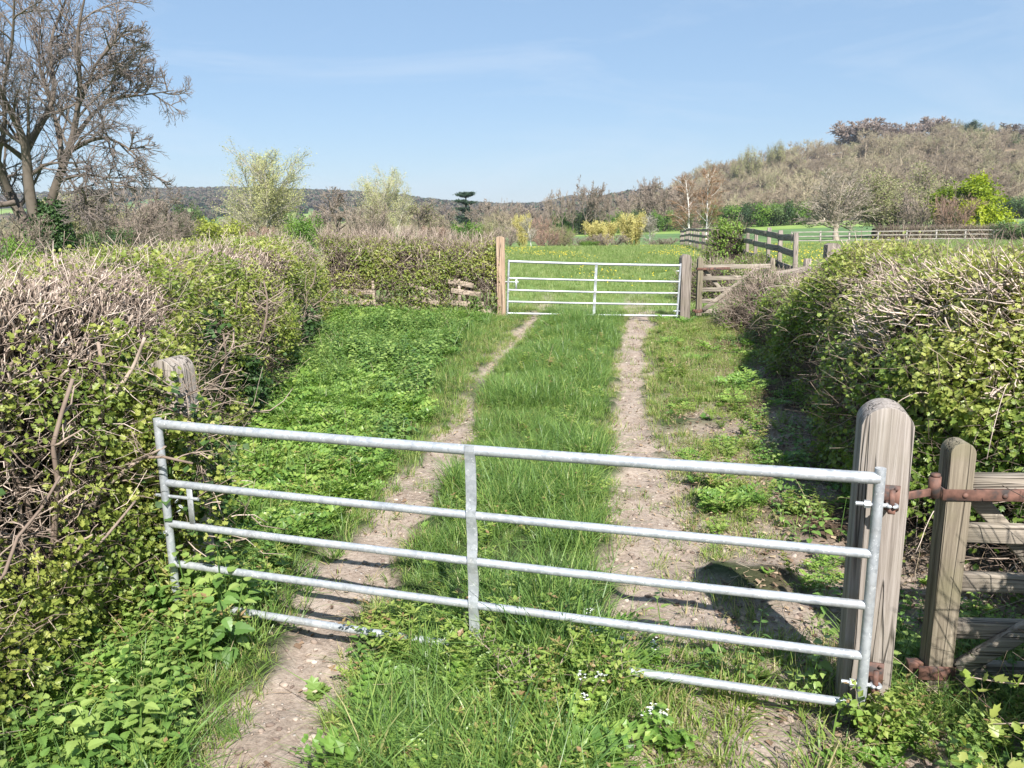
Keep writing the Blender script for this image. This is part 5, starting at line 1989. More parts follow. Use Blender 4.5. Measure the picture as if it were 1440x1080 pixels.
WILLOW = dict(stems=dict(n=10, H=2.4, spread=0.42, r=0.05, m=5, base=0.3), levels=[
    dict(n=14, t0=0.05, t1=1.0, lenf=0.55, ang=(24, 8), up=0.2, wig=0.06, m=4, rf=0.6, rmin=0.02),
    dict(n=9, t0=0.05, t1=1.0, lenf=0.6, ang=(24, 8), up=0.18, wig=0.06, m=3, rf=0.6, rmin=0.016)],
    leaf=dict(per=3, size=0.1, frac=0.8, tb=0.6, ts=0.4))
LEAFY = dict(stems=dict(n=1, H=3.6, spread=0.05, r=0.16, wig=0.03), levels=[
    dict(n=26, t0=0.12, t1=1.0, lenf=0.62, ang=(62, 14), up=0.04, wig=0.1, m=5, rf=0.5),
    dict(n=7, t0=0.2, t1=1.0, lenf=0.5, ang=(42, 12), up=0.05, wig=0.12, m=4, rf=0.5, rmin=0.015),
    dict(n=4, t0=0.2, t1=1.0, lenf=0.5, ang=(40, 12), up=0.04, wig=0.12, m=2, rf=0.6, rmin=0.01)],
    leaf=dict(per=8, size=0.15, tb=0.5, ts=0.7, spread=0.2))
LEAFBUSH = dict(stems=dict(n=8, H=2.2, spread=0.6, r=0.05, m=5, base=0.25), levels=[
    dict(n=8, t0=0.1, t1=1.0, lenf=0.5, ang=(45, 12), up=0.08, wig=0.12, m=4, rf=0.6, rmin=0.014),
    dict(n=5, t0=0.1, t1=1.0, lenf=0.5, ang=(40, 12), up=0.05, wig=0.12, m=3, rf=0.6, rmin=0.01)],
    leaf=dict(per=6, size=0.12, tb=0.45, ts=0.7, spread=0.16))


def with_leaf(spec, **lf):
    d = dict(spec)
    d['leaf'] = lf or None
    return d


OLIVE = with_leaf(SHRUB, per=2, size=0.07, tb=0.5, ts=0.4, frac=0.9, spread=0.14)
BUDBARE = with_leaf(BARE, per=1, size=0.1, tb=0.5, ts=0.4, frac=0.35, spread=0.1)
thick = lambda sp, k: dict(sp, levels=[dict(b, rmin=b.get('rmin', 0) * k) for b in sp['levels']])
KIT = {}


def kit(key, spec, seed, bark, twig, leaf=None):
    if key not in KIT:
        Gt, Gc = build_tree(spec, seed)
        vs = np.concatenate(Gt.v + Gc.v)
        q = np.percentile(vs, [3, 97], axis=0)
        size = ((q[1, 0] - q[0, 0] + q[1, 1] - q[0, 1]) * 0.5, np.percentile(vs[:, 2], 99.3))
        KIT[key] = (Gt.mesh('trunk', bark), Gc.mesh('crown', [twig] + ([leaf] if leaf else []), smooth=False), size)
    return KIT[key]


def plant(key, px, y, top_py, width_px, label, cat='tree', name='bare_tree', group=None, rz=None, dz=0.0):
    """set a tree on the ground at distance y; real height and spread follow from its size in the view"""
    tr, cr, size = KIT[key]
    x = xat(px, y)
    z0 = float(gz(x, y)) + dz
    top = float(at(px, top_py, y)[2])
    wid = width_px / F_PX / 1.02 * y
    e = empty(name, (x, y, z0), label, cat, group)
    e.rotation_euler = (0, 0, (px * 1.7) % 6.28 if rz is None else rz)
    sx = wid / size[0]
    e.scale = (sx, sx, max(0.3, (top - z0) / size[1]))
    for nm, me in (('trunk', tr), ('crown', cr)):
        o = D.objects.new(nm, me)
        COL.objects.link(o)
        o.parent = e
    return e


kit('bare', BARE, 1, BARK, FARTWIG)
kit('bare2', BARE, 2, BARK, FARTWIG)
kit('bud', BUDBARE, 3, BARK, FARTWIG, OLIVELEAF)
kit('dome', DOME, 4, BARK, FARTWIG)
kit('dome2', DOME, 14, BARK, FARTWIG)
kit('shrub', SHRUB, 5, BARK, FARTWIG)
kit('shrub2', SHRUB, 6, BARK, FARTWIG)
kit('redshrub', SHRUB, 7, BARK, REDTWIG)
kit('olive', OLIVE, 8, BARK, FARTWIG, OLIVELEAF)
kit('poplar', POPLAR, 9, PALEBARK, PALEBARK, PALELEAF)
kit('poplar2', POPLAR, 19, PALEBARK, PALEBARK, PALELEAF)
kit('birch', FINE, 10, BIRCH, RUSTTWIG)
kit('birch2', FINE, 20, BIRCH, RUSTTWIG)
kit('willow', WILLOW, 12, OCHRETWIG, OCHRETWIG, leaf_mat('willow_catkin', [(0.0, (0.4, 0.35, 0.1)), (1.0, (0.55, 0.5, 0.2))], 0.3, 0.6, 0.0))
kit('lime', LEAFY, 13, BARK, BARK, LIMELEAF)
kit('greenbush', LEAFBUSH, 15, BARK, BARK, MIDLEAF)
kit('darkbush', LEAFBUSH, 16, BARK, BARK, DARKLEAF)
kit('limebush', LEAFBUSH, 17, BARK, BARK, leaf_mat('yellow_green_leaf', [(0.0, (0.2, 0.24, 0.03)), (1.0, (0.38, 0.4, 0.08))], 0.3, 0.5, 0.0))
kit('palestem', FINE, 18, BIRCH, PALEBARK)

kit('farbare', thick(BARE, 1.5), 31, BARK, FARTWIG)
kit('farbare2', thick(BARE, 1.5), 32, BARK, FARTWIG)
kit('fardome', thick(DOME, 1.5), 33, BARK, FARTWIG)
kit('fardome2', thick(DOME, 1.5), 34, BARK, FARTWIG)
SKYD = thick(DOME, 2.4)
SKYD['levels'] = [dict(b, n=n_) for b, n_ in zip(SKYD['levels'], (20, 11, 8, 4))]
kit('skydome', SKYD, 35, BARK, bark_mat('purple_brown_twig', [(0.0, (0.2, 0.155, 0.13)), (0.5, (0.28, 0.22, 0.185)), (1.0, (0.35, 0.29, 0.245))], 0.9, 0.1, 0.5))
kit('skybare', thick(BARE, 3.4), 36, BARK, FARTWIG)
SPREAD = dict(stems=dict(n=1, H=1.9, spread=0.05, r=0.2, m=5), levels=[
    dict(n=16, t0=0.55, t1=1.0, lenf=2.0, ang=(46, 18), up=0.06, wig=0.1, m=7, rf=0.42),
    dict(n=9, t0=0.2, t1=1.0, lenf=0.42, ang=(42, 12), up=0.06, wig=0.15, m=4, rf=0.5, rmin=0.03),
    dict(n=6, t0=0.2, t1=1.0, lenf=0.6, ang=(40, 12), up=0.04, wig=0.15, m=3, rf=0.6, rmin=0.02),
    dict(n=4, t0=0.2, t1=1.0, lenf=0.6, ang=(38, 12), up=0.03, wig=0.15, m=2, rf=0.6, rmin=0.016)])
kit('paletree', SPREAD, 11, MIDBARK, MIDBARK)
# --- behind the trimmed hedge, left to right
plant('olive', 118, 62, 268, 85, 'bushy bare tree greening low down, beside the big ivy-footed tree', name='bare_tree')
plant('shrub', 165, 58, 264, 105, 'wide rounded bare grey-brown tree above the trimmed hedge')
plant('darkbush', 150, 52, 322, 55, 'small dark green bush at the foot of the rounded bare tree', 'bush', 'evergreen_bush')
plant('bare2', 236, 75, 268, 75, 'thin bare tree with a dark evergreen behind its right side')
plant('darkbush', 266, 92, 284, 30, 'dark rounded evergreen rising behind the thin bare tree', 'tree', 'evergreen_tree')
plant('shrub2', 225, 55, 300, 85, 'low brown thicket between the rounded bare tree and the yellow bush', 'bush', 'bare_bush')
plant('darkbush', 223, 140, 297, 20, 'tiny far dark evergreen seen below the hills', 'tree', 'evergreen_tree')
plant('limebush', 304, 72, 308, 62, 'yellow-green bush left of the tall pale poplar', 'bush', 'bush')
plant('poplar', 369, 80, 212, 92, 'tall pale poplar with fan of whitish twigs and young leaves', 'tree', 'poplar_tree')
plant('redshrub', 362, 76, 318, 46, 'reddish-brown thicket at the foot of the tall poplar', 'bush', 'bare_bush')
plant('greenbush', 430, 75, 303, 45, 'bright green bush right of the tall pale poplar', 'bush', 'bush')
plant('bare', 482, 95, 263, 62, 'bare brown tree left of the second pale poplar')
plant('shrub', 512, 88, 285, 58, 'brown bare bush at the left foot of the second pale poplar', 'bush', 'bare_bush')
plant('poplar2', 547, 92, 238, 64, 'second, smaller pale poplar above the middle of the hedge', 'tree', 'poplar_tree')
plant('bud', 592, 105, 282, 48, 'bare tree between the second poplar and the cedar')
plant('shrub2', 585, 84, 316, 45, 'grey thicket just above the hedge right of the second poplar', 'bush', 'bare_bush')
plant('bare2', 625, 118, 284, 36, 'small bare tree just left of the dark cedar')
plant('redshrub', 610, 98, 318, 40, 'brownish thicket left of the cedar foot', 'bush', 'bare_bush')
plant('greenbush', 660, 80, 313, 32, 'bright green bush below the cedar at the hedge end', 'bush', 'bush')
plant('darkbush', 640, 150, 312, 26, 'dark bush at the cedar foot', 'bush', 'evergreen_bush')

# --- shrub line at the end of the meadow
plant('olive', 694, 80, 312, 30, 'olive bush right of the orange-brown post', 'bush', 'bush')
plant('shrub', 712, 74, 316, 28, 'grey bare bush touching the top of the orange-brown post', 'bush', 'bare_bush')
plant('willow', 734, 82, 302, 22, 'narrow ochre willow standing alone left of the pale dead stems', 'tree', 'willow_tree')
plant('palestem', 747, 70, 312, 20, 'pale leafless stems at the meadow edge', 'tree', 'bare_tree')
plant('redshrub', 771, 72, 322, 34, 'rusty red shrub at the meadow edge', 'bush', 'bare_bush')
plant('redshrub', 760, 96, 304, 36, 'purplish bare thicket behind the rusty red shrub', 'bush', 'bare_bush')
plant('olive', 790, 74, 318, 30, 'grey-green thin bush right of the rusty red shrub', 'bush', 'bush')
plant('greenbush', 802, 78, 320, 9, 'slim dark green sapling among the meadow-edge shrubs', 'tree', 'sapling')
plant('shrub', 818, 72, 332, 34, 'low grey-brown shrub left of the broad yellow willow', 'bush', 'bare_bush')
plant('willow', 846, 75, 311, 42, 'broad yellow willow bush at the meadow edge', 'tree', 'willow_tree')
plant('shrub2', 858, 70, 328, 44, 'grey bare shrub in front of the two yellow willows', 'bush', 'bare_bush')
plant('greenbush', 828, 69, 340, 20, 'small bright green clump at the meadow edge', 'bush', 'bush')
plant('willow', 889, 74, 300, 36, 'taller upright yellow willow right of the broad one', 'tree', 'willow_tree')
plant('palestem', 914, 72, 300, 20, 'thin grey leafless sapling right of the taller willow', 'tree', 'bare_tree')
plant('shrub', 932, 71, 335, 44, 'low bare purplish shrub before the post and rail fence', 'bush', 'bare_bush')

# --- distant row beyond the green field
row = [('farbare2', 776, 268, 18), ('farbare', 792, 266, 16), ('farbare2', 806, 270, 14), ('fardome', 823, 254, 38), ('farbare', 838, 268, 20), ('farbare2', 857, 268, 16)]
rl = ['slim bare tree first in the distant row', 'slim bare tree second in the distant row', 'narrow bare tree beside the big round one in the distant row',
      'big round-headed bare tree rising above the distant row', 'bare tree leaning on the big round one in the distant row', 'lone dark bare tree at the gap ending the distant row']
for (k, px, ty, w), lb in zip(row, rl):
    plant(k, px, 215, ty, w, lb)
row2 = [('fardome', 884, 268, 30), ('farbare', 908, 250, 34), ('fardome2', 912, 252, 30), ('farbare2', 934, 258, 30), ('farbare', 952, 252, 30), ('farbare2', 968, 248, 34)]
rl2 = ['low round bare tree starting the wood edge', 'tall bare tree over the two yellow willows', 'wide bare tree behind the taller yellow willow', 'brown bare tree left of the birches',
       'tall brown bare tree left of the birches', 'tall brown bare tree behind the birches']
for (k, px, ty, w), lb in zip(row2, rl2):
    plant(k, px, 235, ty, w, lb)
for i, (px, ty, w) in enumerate(((790, 299, 30), (812, 297, 28), (835, 296, 30), (860, 298, 26), (885, 298, 26), (905, 296, 30), (930, 297, 30), (958, 298, 26))):
    plant('darkbush' if i % 3 else 'greenbush', px, 222, ty, w, 'dark green bush in the hedge line under the distant bare trees', 'bush', 'evergreen_bush', 'dark bushes under the distant trees')
for i, (px, ty, w) in enumerate(((668, 285, 22), (686, 280, 26), (708, 282, 26), (728, 284, 22), (744, 290, 24), (760, 292, 22))):
    plant(('farbare', 'farbare2', 'shrub')[i % 3], px, 185, ty, w, 'small brown bare tree in the far valley right of the cedar', 'tree', 'bare_tree', 'bare trees in the valley by the cedar')

# --- right: birches, pale tree, scrub, lime tree
plant('birch', 971, 92, 246, 34, 'slender white-stemmed birch, shorter of the pair', 'tree', 'birch_tree')
plant('birch2', 994, 90, 234, 38, 'slender white-stemmed birch, taller of the pair, rusty crown', 'tree', 'birch_tree')
plant('paletree', 1179, 105, 243, 95, 'spreading pale-branched bare tree behind the pale rail fence')
plant('olive', 1262, 120, 238, 115, 'large rounded grey-olive bush tree left of the lime-green tree', 'tree', 'bush_tree')
plant('shrub2', 1305, 108, 268, 68, 'brown bare bush tree between the olive bush and the lime-green tree', 'tree', 'bush_tree')
plant('redshrub', 1342, 104, 275, 52, 'dark reddish bare bush against the lime-green tree', 'bush', 'bare_bush')
plant('darkbush', 1352, 106, 292, 40, 'dark evergreen bush under the lime-green tree', 'bush', 'evergreen_bush')
plant('lime', 1371, 108, 250, 74, 'vivid lime-green leafy tree on the hillside foot', 'tree', 'leafy_tree')
for i, (px, ty, w, k) in enumerate(((1012, 288, 46, 'greenbush'), (1040, 286, 44, 'darkbush'), (1066, 286, 44, 'greenbush'), (1092, 284, 44, 'darkbush'), (1118, 284, 40, 'greenbush'), (1142, 288, 30, 'darkbush'),
                                    (1225, 290, 40, 'darkbush'), (1400, 280, 42, 'darkbush'), (1432, 275, 46, 'darkbush'), (1466, 275, 50, 'darkbush'))):
    plant(k, px, 225, ty, w, 'leafy green bush in the hedge line at the foot of the wooded hill', 'bush', 'evergreen_bush', 'green bushes along the foot of the wooded hill')

# brown clipped hedge behind the pale fence
rng = np.random.default_rng(500)
BHs = HedgeShape([(34.0, 74.8), (42.0, 75.2), (52.0, 75.8), (60.0, 76.2)], 1.4, lambda s, x, y: 1.45 + (vnoise(xy(x, y), 0.5, 5) - 0.5) * 0.25, 33, 0.15, 4.0, 1)
hb2 = empty('hedge', (46.0, 76.0, float(gz(46, 76))), 'low brown leafless hedge directly behind the pale rail fence', 'hedge')
G = Geo()
n = 9000
s, u = su_sample(rng, n, BHs, None, 0.75)
pos, nrm = BHs.at(s, u, 0.25 * rng.random(n))
twigs(G, rng, pos, nrm * 0.5 + rng.normal(size=(n, 3)) * 0.5 + np.array([0, 0, 0.4]), 0.2 + 0.3 * rng.random(n), np.full(n, 0.009), 3, 0.2, 3, np.clip(0.35 + 0.2 * rng.normal(size=n), 0, 1))
keep_world(G.obj('twigs', TWIG, hb2))
G = Geo()
s, u = su_sample(rng, 3000, BHs, None, 0.75)
pos, nrm = BHs.at(s, u, 0.1 * rng.random(len(s)))
leaf_clusters(G, rng, pos, nrm, 2, 0.08, 0.2 + 0.5 * rng.random(len(pos)), LEAF_V * [1.3, 1, 1], LEAF_F, 0.1)
keep_world(G.obj('foliage', OLIVELEAF, hb2, smooth=False))
keep_world(inner(BHs, 0.2, 'gap_shade_core', hb2, GAPSHADE, 60, 16, seed=8))
plant('darkbush', 1432, 70, 312, 52, 'grey-green scrub at the end of the pale rail fence', 'bush', 'bush')

# --- the big bare tree
YB = 31.0
rng = np.random.default_rng(77)
c0 = at(55, 352, YB)
zb = float(gz(c0[0], YB))
bt = empty('bare_tree', (c0[0], YB, zb), 'huge leafless tree with thick forked trunks and ivy at its foot', 'tree')
O = np.array(bt.location)
limbs = [  # (pixel path, depth drift, r0, r1)
    ([(58, 372), (52, 325), (40, 268), (37, 207), (30, 188), (12, 150), (-14, 105), (-40, 60)], -2.0, 0.44, 0.09),
    ([(37, 212), (50, 186), (64, 165), (73, 145), (79, 116), (68, 80), (74, 40), (95, 0), (100, -40)], 1.5, 0.25, 0.05),
    ([(60, 372), (66, 315), (71, 283), (83, 247), (97, 213), (107, 178), (110, 140), (116, 110), (106, 66), (112, 25), (122, -15)], -1.0, 0.36, 0.05),
    ([(97, 213), (126, 197), (150, 193), (180, 207), (213, 242)], -2.5, 0.17, 0.03),
    ([(101, 200), (118, 176), (133, 157), (160, 138), (200, 134), (245, 127)], 2.5, 0.18, 0.03),
    ([(78, 256), (113, 245), (143, 248), (172, 267)], -2.5, 0.13, 0.03),
    ([(90, 230), (84, 198), (78, 167), (70, 140), (58, 110), (52, 60), (62, 20)], 2.5, 0.19, 0.04),
    ([(64, 376), (44, 330), (20, 285), (2, 245), (-22, 190), (-55, 130)], 2.0, 0.5, 0.12),
    ([(109, 150), (124, 118), (134, 90), (160, 62), (178, 40)], -2.0, 0.14, 0.03),
    ([(12, 268), (-5, 225), (8, 180), (4, 120), (18, 60), (20, 0)], -3.0, 0.2, 0.05),
    ([(36, 225), (10, 205), (-15, 190), (-50, 170)], -1.5, 0.2, 0.04),
    ([(20, 285), (-10, 290), (-40, 300), (-70, 290)], -2.0, 0.2, 0.05),
    ([(113, 125), (136, 108), (165, 100), (200, 98)], 2.0, 0.12, 0.03),
    ([(88, 238), (105, 262), (120, 285), (128, 300)], -2.2, 0.1, 0.02)]
Gt, Gc = Geo(), Geo()
LP, LR = [], []
for pxs, dd, r0, r1 in limbs:
    pts = np.array([at(px, py, YB + dd * k / (len(pxs) - 1)) for k, (px, py) in enumerate(pxs)]) - O
    t = np.linspace(0, 1, len(pts))
    tt = np.linspace(0, 1, 16)
    P = np.stack([np.interp(tt, t, pts[:, k]) for k in range(3)], -1)
    for _ in range(1):
        P[1:-1] = 0.25 * P[:-2] + 0.5 * P[1:-1] + 0.25 * P[2:]
    LP.append(P)
    LR.append(r0 + (r1 - r0) * tt ** 0.75)
LP, LR = np.array(LP), np.array(LR) * 0.6
tubes(Gt, LP, LR, 10, 0.42 + 0.15 * rng.random(len(LP)))
Q1, R1 = branch(rng, LP, LR, 12, 0.28, 1.0, 0.33, (48, 14), 0.03, 0.14, 7, 0.45, 0.035, 0.3)
tubes(Gt, Q1, R1, 6, 0.4 + 0.2 * rng.random(len(Q1)))
Q2, R2 = branch(rng, Q1, R1, 7, 0.15, 1.0, 0.58, (44, 13), 0.03, 0.16, 6, 0.55, 0.022, 0.4)
tubes(Gc, Q2, R2, 4, 0.4 + 0.25 * rng.random(len(Q2)))
Q3, R3 = branch(rng, Q2, R2, 5, 0.1, 1.0, 0.66, (40, 13), 0.05, 0.13, 4, 0.6, 0.0105, 0.5)
tubes(Gc, Q3, R3, 3, 0.4 + 0.3 * rng.random(len(Q3)))
Q4, R4 = branch(rng, Q3, R3, 3, 0.2, 1.0, 0.62, (28, 10), 0.1, 0.08, 3, 0.7, 0.0082, 0.7)
tubes(Gc, Q4, R4, 3, 0.45 + 0.3 * rng.random(len(Q4)))
Gt.obj('trunk', BARK, bt)
Gc.obj('crown', bark_mat('big_tree_twig', [(0.0, (0.09, 0.075, 0.068)), (0.5, (0.175, 0.145, 0.13)), (1.0, (0.27, 0.23, 0.21))], 0.9, 0.0, 0.5), bt)
G = Geo()
n = 2600
f = rng.random(n)
bp = np.stack([np.interp(f, [0, 1], [at(66, 360, YB)[k], at(72, 290, YB)[k]]) for k in range(3)], -1) - O
an = rng.random(n) * 2 * PI
rr = (0.75 - 0.35 * f) * (0.7 + 0.5 * rng.random(n))
q = bp + np.stack([np.cos(an) * rr, np.sin(an) * rr, rng.normal(size=n) * 0.1], -1)
leaf_clusters(G, rng, q, np.stack([np.cos(an), np.sin(an), np.full(n, 0.3)], -1), 4, 0.1, 0.2 + 0.6 * rng.random(n), LEAF_V * [1.4, 1, 1], LEAF_F, 0.1)
G.obj('ivy', IVYLEAF, bt, smooth=False)
for i, (px, y, ty, w, k, lb) in enumerate(((14, 27, 300, 90, 'shrub2', 'dark tangled bare scrub at the foot of the huge leafless tree'), (10, 24, 335, 50, 'greenbush', 'low green bush showing above the hedge under the huge leafless tree'),
                                         (86, 33, 318, 44, 'darkbush', 'dark ivy-green bush right of the huge tree trunk'))):
    plant(k, px, y, ty, w, lb, 'bush', 'bush')

# --- cedar: tiers of flat plates on a straight stem
rng = np.random.default_rng(88)
YC = 190.0
cx = xat(655, YC)
cz = float(gz(cx, YC))
Hc = float(at(655, 271, YC)[2]) - cz
ce = empty('cedar_tree', (cx, YC, cz), 'dark flat-topped cedar standing alone above the hedge', 'tree')
G = Geo()
tubes(G, np.array([[(0, 0, -0.3), (0.05, 0, Hc * 0.5), (0.15, 0, Hc)]]), np.array([[0.45, 0.33, 0.1]]), 10, cap=True)
GL = Geo()
for k, (hf, rr, ox) in enumerate(((0.98, 1.7, 0.7), (0.94, 1.8, -0.2), (0.81, 1.4, -1.3), (0.77, 0.9, 1.0), (0.64, 1.5, -0.7), (0.58, 1.0, 0.8), (0.46, 2.1, -0.5), (0.38, 2.0, 0.5), (0.28, 2.6, -0.3), (0.2, 2.7, 0.3), (0.1, 3.0, 0.1))):
    nb_ = 6
    for b in range(nb_):
        a = b * 2 * PI / nb_ + k
        L_ = rr * (0.6 + 0.6 * rng.random())
        e1 = np.array([ox + math.cos(a) * L_, math.sin(a) * L_, hf * Hc + 0.2])
        P = np.array([(0.1, 0, hf * Hc - 0.6), (0.5 * e1[0], 0.5 * e1[1], hf * Hc - 0.1), tuple(e1)])
        tubes(G, P[None], np.array([[0.1, 0.07, 0.03]]), 5)
        m = 130
        tt = 0.3 + 0.75 * rng.random(m)
        q = np.stack([np.interp(tt, [0, 0.5, 1], P[:, c]) for c in range(3)], -1) + rng.normal(size=(m, 3)) * [0.35, 0.35, 0.07]
        leaf_clusters(GL, rng, q, np.tile([[0, 0, 1.0]], (m, 1)), 3, 0.2, rng.random(m), LEAF_V * [1.3, 1, 1], LEAF_F, 0.09)
G.obj('trunk', BARK, ce)
GL.obj('foliage', CEDARLEAF, ce, smooth=False)

# --- wooded hill: the mass of the wood is one thing, skyline trees are their own
def wood_template(spec, seed, twig, leaf=None):
    Gt, Gc = build_tree(spec, seed)
    G = Geo()
    for g_ in (Gt, Gc):
        V = np.concatenate(g_.v)
        G.v.append(V)
        G.t.append(np.concatenate(g_.t))
        for f, m in zip(g_.f, g_.m):
            G.f.append(f + G.n)
            G.m.append(m)
        G.n += len(V)
    return G.obj('wood_tree', [twig] + ([leaf] if leaf else []), link=False, smooth=False)


T_wood = [wood_template(thick(DOME, 1.1), 901, WOODTWIG), wood_template(thick(BARE, 1.1), 902, WOODTWIG), wood_template(thick(BARE, 1.0), 903, WOODTWIG), wood_template(thick(DOME, 1.1), 905, WOODTWIG), wood_template(thick(SHRUB, 1.3), 904, WOODTWIG), wood_template(with_leaf(SHRUB, per=2, size=0.12, tb=0.4, ts=0.4, frac=0.7, spread=0.2), 906, WOODTWIG, OLIVELEAF), wood_template(with_leaf(BARE, per=3, size=0.22, tb=0.5, ts=0.4, frac=0.25, spread=0.3), 907, WOODTWIG, DARKLEAF)]
rng = np.random.default_rng(900)
px_n = 3200
x = 40 + 420 * rng.random(px_n)
y = 246 + 330 * rng.random(px_n)
k = (np.interp(x, [40, 66, 88, 132], [0.35, 0.6, 0.85, 1]) > rng.random(px_n)) & (x < 0.78 * y) & ~clearing(x, y) & (x > 46 + 0.08 * (y - 246))
k &= ~((x > 255) & (y > 560))
x, y = x[k], y[k]
n = len(x)
P = np.stack([x, y, gz(x, y) - 0.3], -1)
rot = np.stack([rng.normal(size=n) * 0.06, rng.normal(size=n) * 0.06, rng.random(n) * 2 * PI], -1)
sc = (0.8 + 1.0 * rng.random(n) ** 1.5) * np.interp(vnoise(xy(x, y), 0.03, 3), [0.2, 0.8], [0.8, 1.35])
scatter('wood', T_wood, P, rot, sc, np.where(rng.random(n) < np.where(x > 250, 0.09, 0.05), np.where((x > 250) & (y > 430), 6, 5), rng.integers(0, 5, n)), 'grey-brown leafless wood covering the hillside', 'wood')
sky_trees = [(1202, 500, 167, 54, 'skydome', 'wide purple-brown domed tree alone on the hill skyline'), (1252, 505, 174, 34, 'skydome', 'small domed tree right of the big domed skyline tree'), (1272, 510, 172, 26, 'skybare', 'bare skyline tree left of the tallest hilltop clump'),
             (1299, 505, 164, 44, 'skydome', 'tallest rounded tree of the hilltop clump'), (1322, 500, 176, 34, 'skydome', 'bare tree at the right shoulder of the hilltop clump'), (1352, 500, 182, 36, 'skybare', 'ivy-dark bare tree first along the right-hand ridge'),
             (1378, 495, 180, 34, 'skybare', 'airy bare tree in the middle of the right-hand ridge'), (1402, 495, 174, 38, 'skybare', 'tallest airy bare tree on the right-hand ridge'), (1430, 495, 182, 34, 'skybare', 'last bare tree of the ridge at the picture edge'), (1462, 495, 180, 40, 'skybare', 'bare ridge tree just at the picture edge')]
for px, y, ty, w, k, lb in sky_trees:
    plant(k, px, y, ty, w, lb)
for i, (px, y, ty, w, k) in enumerate(((1360, 470, 196, 30, 'darkbush'), (1385, 468, 200, 34, 'darkbush'), (1412, 466, 196, 36, 'darkbush'), (1436, 466, 198, 34, 'darkbush'), (1340, 480, 200, 24, 'limebush'))):
    plant(k, px, y, ty, w, 'ivy-dark evergreen below the right-hand ridge trees' if k == 'darkbush' else 'yellow-green bush beside the dark evergreens below the ridge', 'tree', 'evergreen_tree', 'dark evergreens below the ridge' if k == 'darkbush' else None)
for px, y, ty, w, lb in ((1088, 470, 200, 24, 'green-tinged tree on the bare left slope of the hill'), (1053, 440, 208, 26, 'olive tree breaking the left slope skyline'), (1036, 420, 218, 18, 'small greenish tree low on the left slope skyline')):
    plant('olive', px, y, ty, w, lb, 'tree', 'tree')

# --- woods on the far hills
G = Geo()
rg = np.random.default_rng(950)
tq = rnd_unit(rg, 160) * [4.2, 4.2, 4.0] * (0.7 + 0.4 * rg.random((160, 1))) + [0, 0, 5.2]
insts(G, QUAD_V - [0, 0.5, 0], QUAD_F, tq, frames(unit(tq - [0, 0, 4.0]) + rg.normal(size=(160, 3)) * 0.5, rg), 2.0 + 1.4 * rg.random(160), rg.random(160))
tubes(G, np.array([[(0, 0, -0.5), (0, 0, 5.0)]]), np.array([[0.4, 0.25]]), 5)
FARWOOD = leaf_mat('far_tree', [(0.0, (0.075, 0.06, 0.05)), (0.4, (0.125, 0.1, 0.08)), (0.7, (0.13, 0.115, 0.07)), (0.88, (0.05, 0.07, 0.04)), (1.0, (0.035, 0.06, 0.035))], 0.0, 0.9, 0.9, 0.1)
T_far = [G.obj('far_tree', FARWOOD, link=False, smooth=False)]
y = 650 + 1350 * rg.random(60000) ** 0.85
x = y * (-0.8 + 1.05 * rg.random(60000))
k = (rg.random(60000) < far_wood(x, y) * 0.8 + 0.012) & ((x < 100) | (y > 900))
x, y = x[k][:14000], y[k][:14000]
n = len(x)
scatter('distant_wood', T_far, np.stack([x, y, gz(x, y) - 0.4], -1), np.stack([np.zeros(n), np.zeros(n), rg.random(n) * 6.28], -1), 0.8 + 0.7 * rg.random(n), np.zeros(n, int), 'woods and hedgerow trees covering the blue-brown hills on the horizon', 'wood')
# hedgerow scrub on the valley floor
y = 130 + 470 * rg.random(5000)
x = y * (-0.72 + 0.75 * rg.random(5000))
k = (np.abs((y + 0.25 * x + 30 * vnoise(xy(x, y), 0.01, 4)) % 95 - 40) < 6) & (x < 25)
x, y = x[k], y[k]
n = len(x)
scatter('hedgerow', T_wood[1:5], np.stack([x, y, gz(x, y) - 0.3], -1), np.stack([np.zeros(n), np.zeros(n), rg.random(n) * 6.28], -1), 0.5 + 0.4 * rg.random(n), rg.integers(0, 4, n), 'far-off hedgerow scrub across the valley floor', 'hedgerow')

# ------------------------------------------------------------------ sky, sun, air, camera
SUN_AZ, SUN_EL = rad(166), rad(44.0)
S = Vector((math.sin(SUN_AZ) * math.cos(SUN_EL), math.cos(SUN_AZ) * math.cos(SUN_EL), math.sin(SUN_EL)))
w = D.worlds.new('World')
SC.world = w
w.use_nodes = True
t = w.node_tree
t.nodes.clear()
out = N(t, 'ShaderNodeOutputWorld')
bg = N(t, 'ShaderNodeBackground')
bg.inputs['Strength'].default_value = 0.07
sky = N(t, 'ShaderNodeTexSky')
sky.sky_type = 'NISHITA'
sky.sun_disc = False
sky.sun_elevation = SUN_EL
sky.sun_rotation = SUN_AZ
sky.altitude = 0
sky.air_density = 1.0
sky.dust_density = 0.15
sky.ozone_density = 1.6
tc = N(t, 'ShaderNodeTexCoord')
mp = N(t, 'ShaderNodeMapping')
mp.inputs['Scale'].default_value = (1.3, 2.2, 7.0)
mp.inputs['Rotation'].default_value = (0, 0.25, 0.5)
t.links.new(tc.outputs['Generated'], mp.inputs['Vector'])
no = N(t, 'ShaderNodeTexNoise')
no.inputs['Scale'].default_value = 2.1
no.inputs['Detail'].default_value = 7
no.inputs['Roughness'].default_value = 0.6
no.inputs['Distortion'].default_value = 0.8
t.links.new(mp.outputs[0], no.inputs['Vector'])
cr_ = ramp(t, [(0.46, (0, 0, 0)), (0.75, (0.28, 0.28, 0.28))])
t.links.new(no.outputs[0], cr_.inputs[0])
mx = N(t, 'ShaderNodeMixRGB')
t.links.new(cr_.outputs[0], mx.inputs[0])
pale = N(t, 'ShaderNodeMixRGB')
pale.inputs[0].default_value = 0.62
t.links.new(sky.outputs[0], pale.inputs[1])
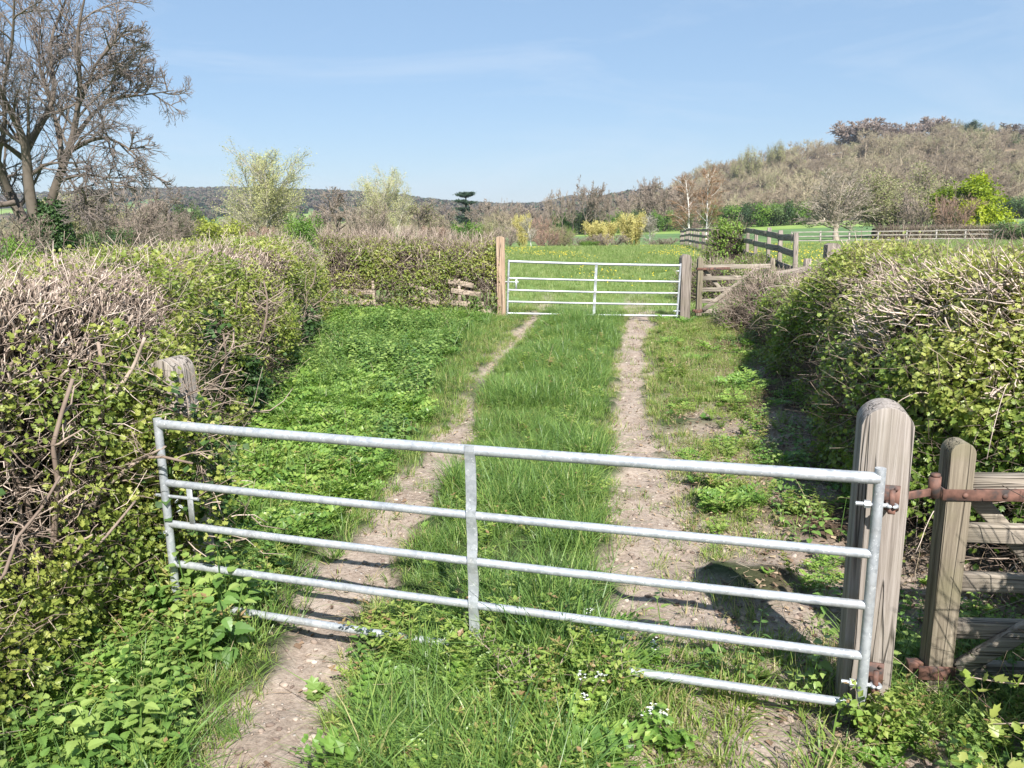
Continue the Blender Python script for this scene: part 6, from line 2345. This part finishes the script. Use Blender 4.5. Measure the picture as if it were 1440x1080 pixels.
pale.inputs[2].default_value = (2.5, 3.95, 6.1, 1)
t.links.new(pale.outputs[0], mx.inputs[1])
mx.inputs[2].default_value = (6.0, 6.6, 7.4, 1)
t.links.new(mx.outputs[0], bg.inputs['Color'])
t.links.new(bg.outputs[0], out.inputs['Surface'])

sl = D.lights.new('sun', 'SUN')
sl.energy = 5.0
sl.angle = rad(0.53)
sl.color = (1.0, 0.965, 0.91)
so = D.objects.new('sun', sl)
COL.objects.link(so)
so.rotation_euler = S.to_track_quat('Z', 'Y').to_euler()
so.location = (5, -12, 20)

HAZE = True
if HAZE:
    G = Geo()
    x0, x1, y0, y1, z0, z1 = -2600, 2600, -60, 3100, -30, 96
    V = [(a, b, c) for c in (z0, z1) for a, b in ((x0, y0), (x1, y0), (x1, y1), (x0, y1))]
    G.add(V, np.array([(0, 3, 2, 1), (4, 5, 6, 7), (0, 1, 5, 4), (1, 2, 6, 5), (2, 3, 7, 6), (3, 0, 4, 7)]))
    m, t, out = nt('pale_air')
    v = N(t, 'ShaderNodeVolumePrincipled')
    v.inputs['Color'].default_value = (0.82, 0.9, 1.0, 1)
    v.inputs['Density'].default_value = 0.00014
    v.inputs['Anisotropy'].default_value = 0.2
    t.links.new(v.outputs[0], out.inputs['Volume'])
    m.cycles.volume_sampling = 'DISTANCE'
    m.cycles.homogeneous_volume = True
    tag(G.obj('haze', m, smooth=False), 'thin blue haze in the air', 'haze', None, 'stuff')

cam = D.cameras.new('camera')
cam.sensor_fit = 'HORIZONTAL'
cam.sensor_width = 36
cam.lens = F_PX / 1440 * 36
cam.clip_start = 0.05
cam.clip_end = 8000
co = D.objects.new('camera', cam)
COL.objects.link(co)
M = Matrix(np.stack([CR, CU, -_fw], -1).tolist()).to_4x4()
M.translation = Vector((0, 0, H))
co.matrix_world = M
SC.camera = co

SC.render.engine = 'CYCLES'
SC.cycles.use_denoising = True
SC.cycles.use_adaptive_sampling = False
SC.cycles.max_bounces = 6
SC.cycles.diffuse_bounces = 3
SC.cycles.glossy_bounces = 2
SC.cycles.transmission_bounces = 3
SC.cycles.volume_bounces = 0
SC.cycles.caustics_reflective = False
SC.cycles.caustics_refractive = False
SC.render.use_persistent_data = False
SC.view_settings.view_transform = 'Standard'
SC.view_settings.look = 'None'
SC.view_settings.exposure = 1.0
SC.view_settings.gamma = 1.0
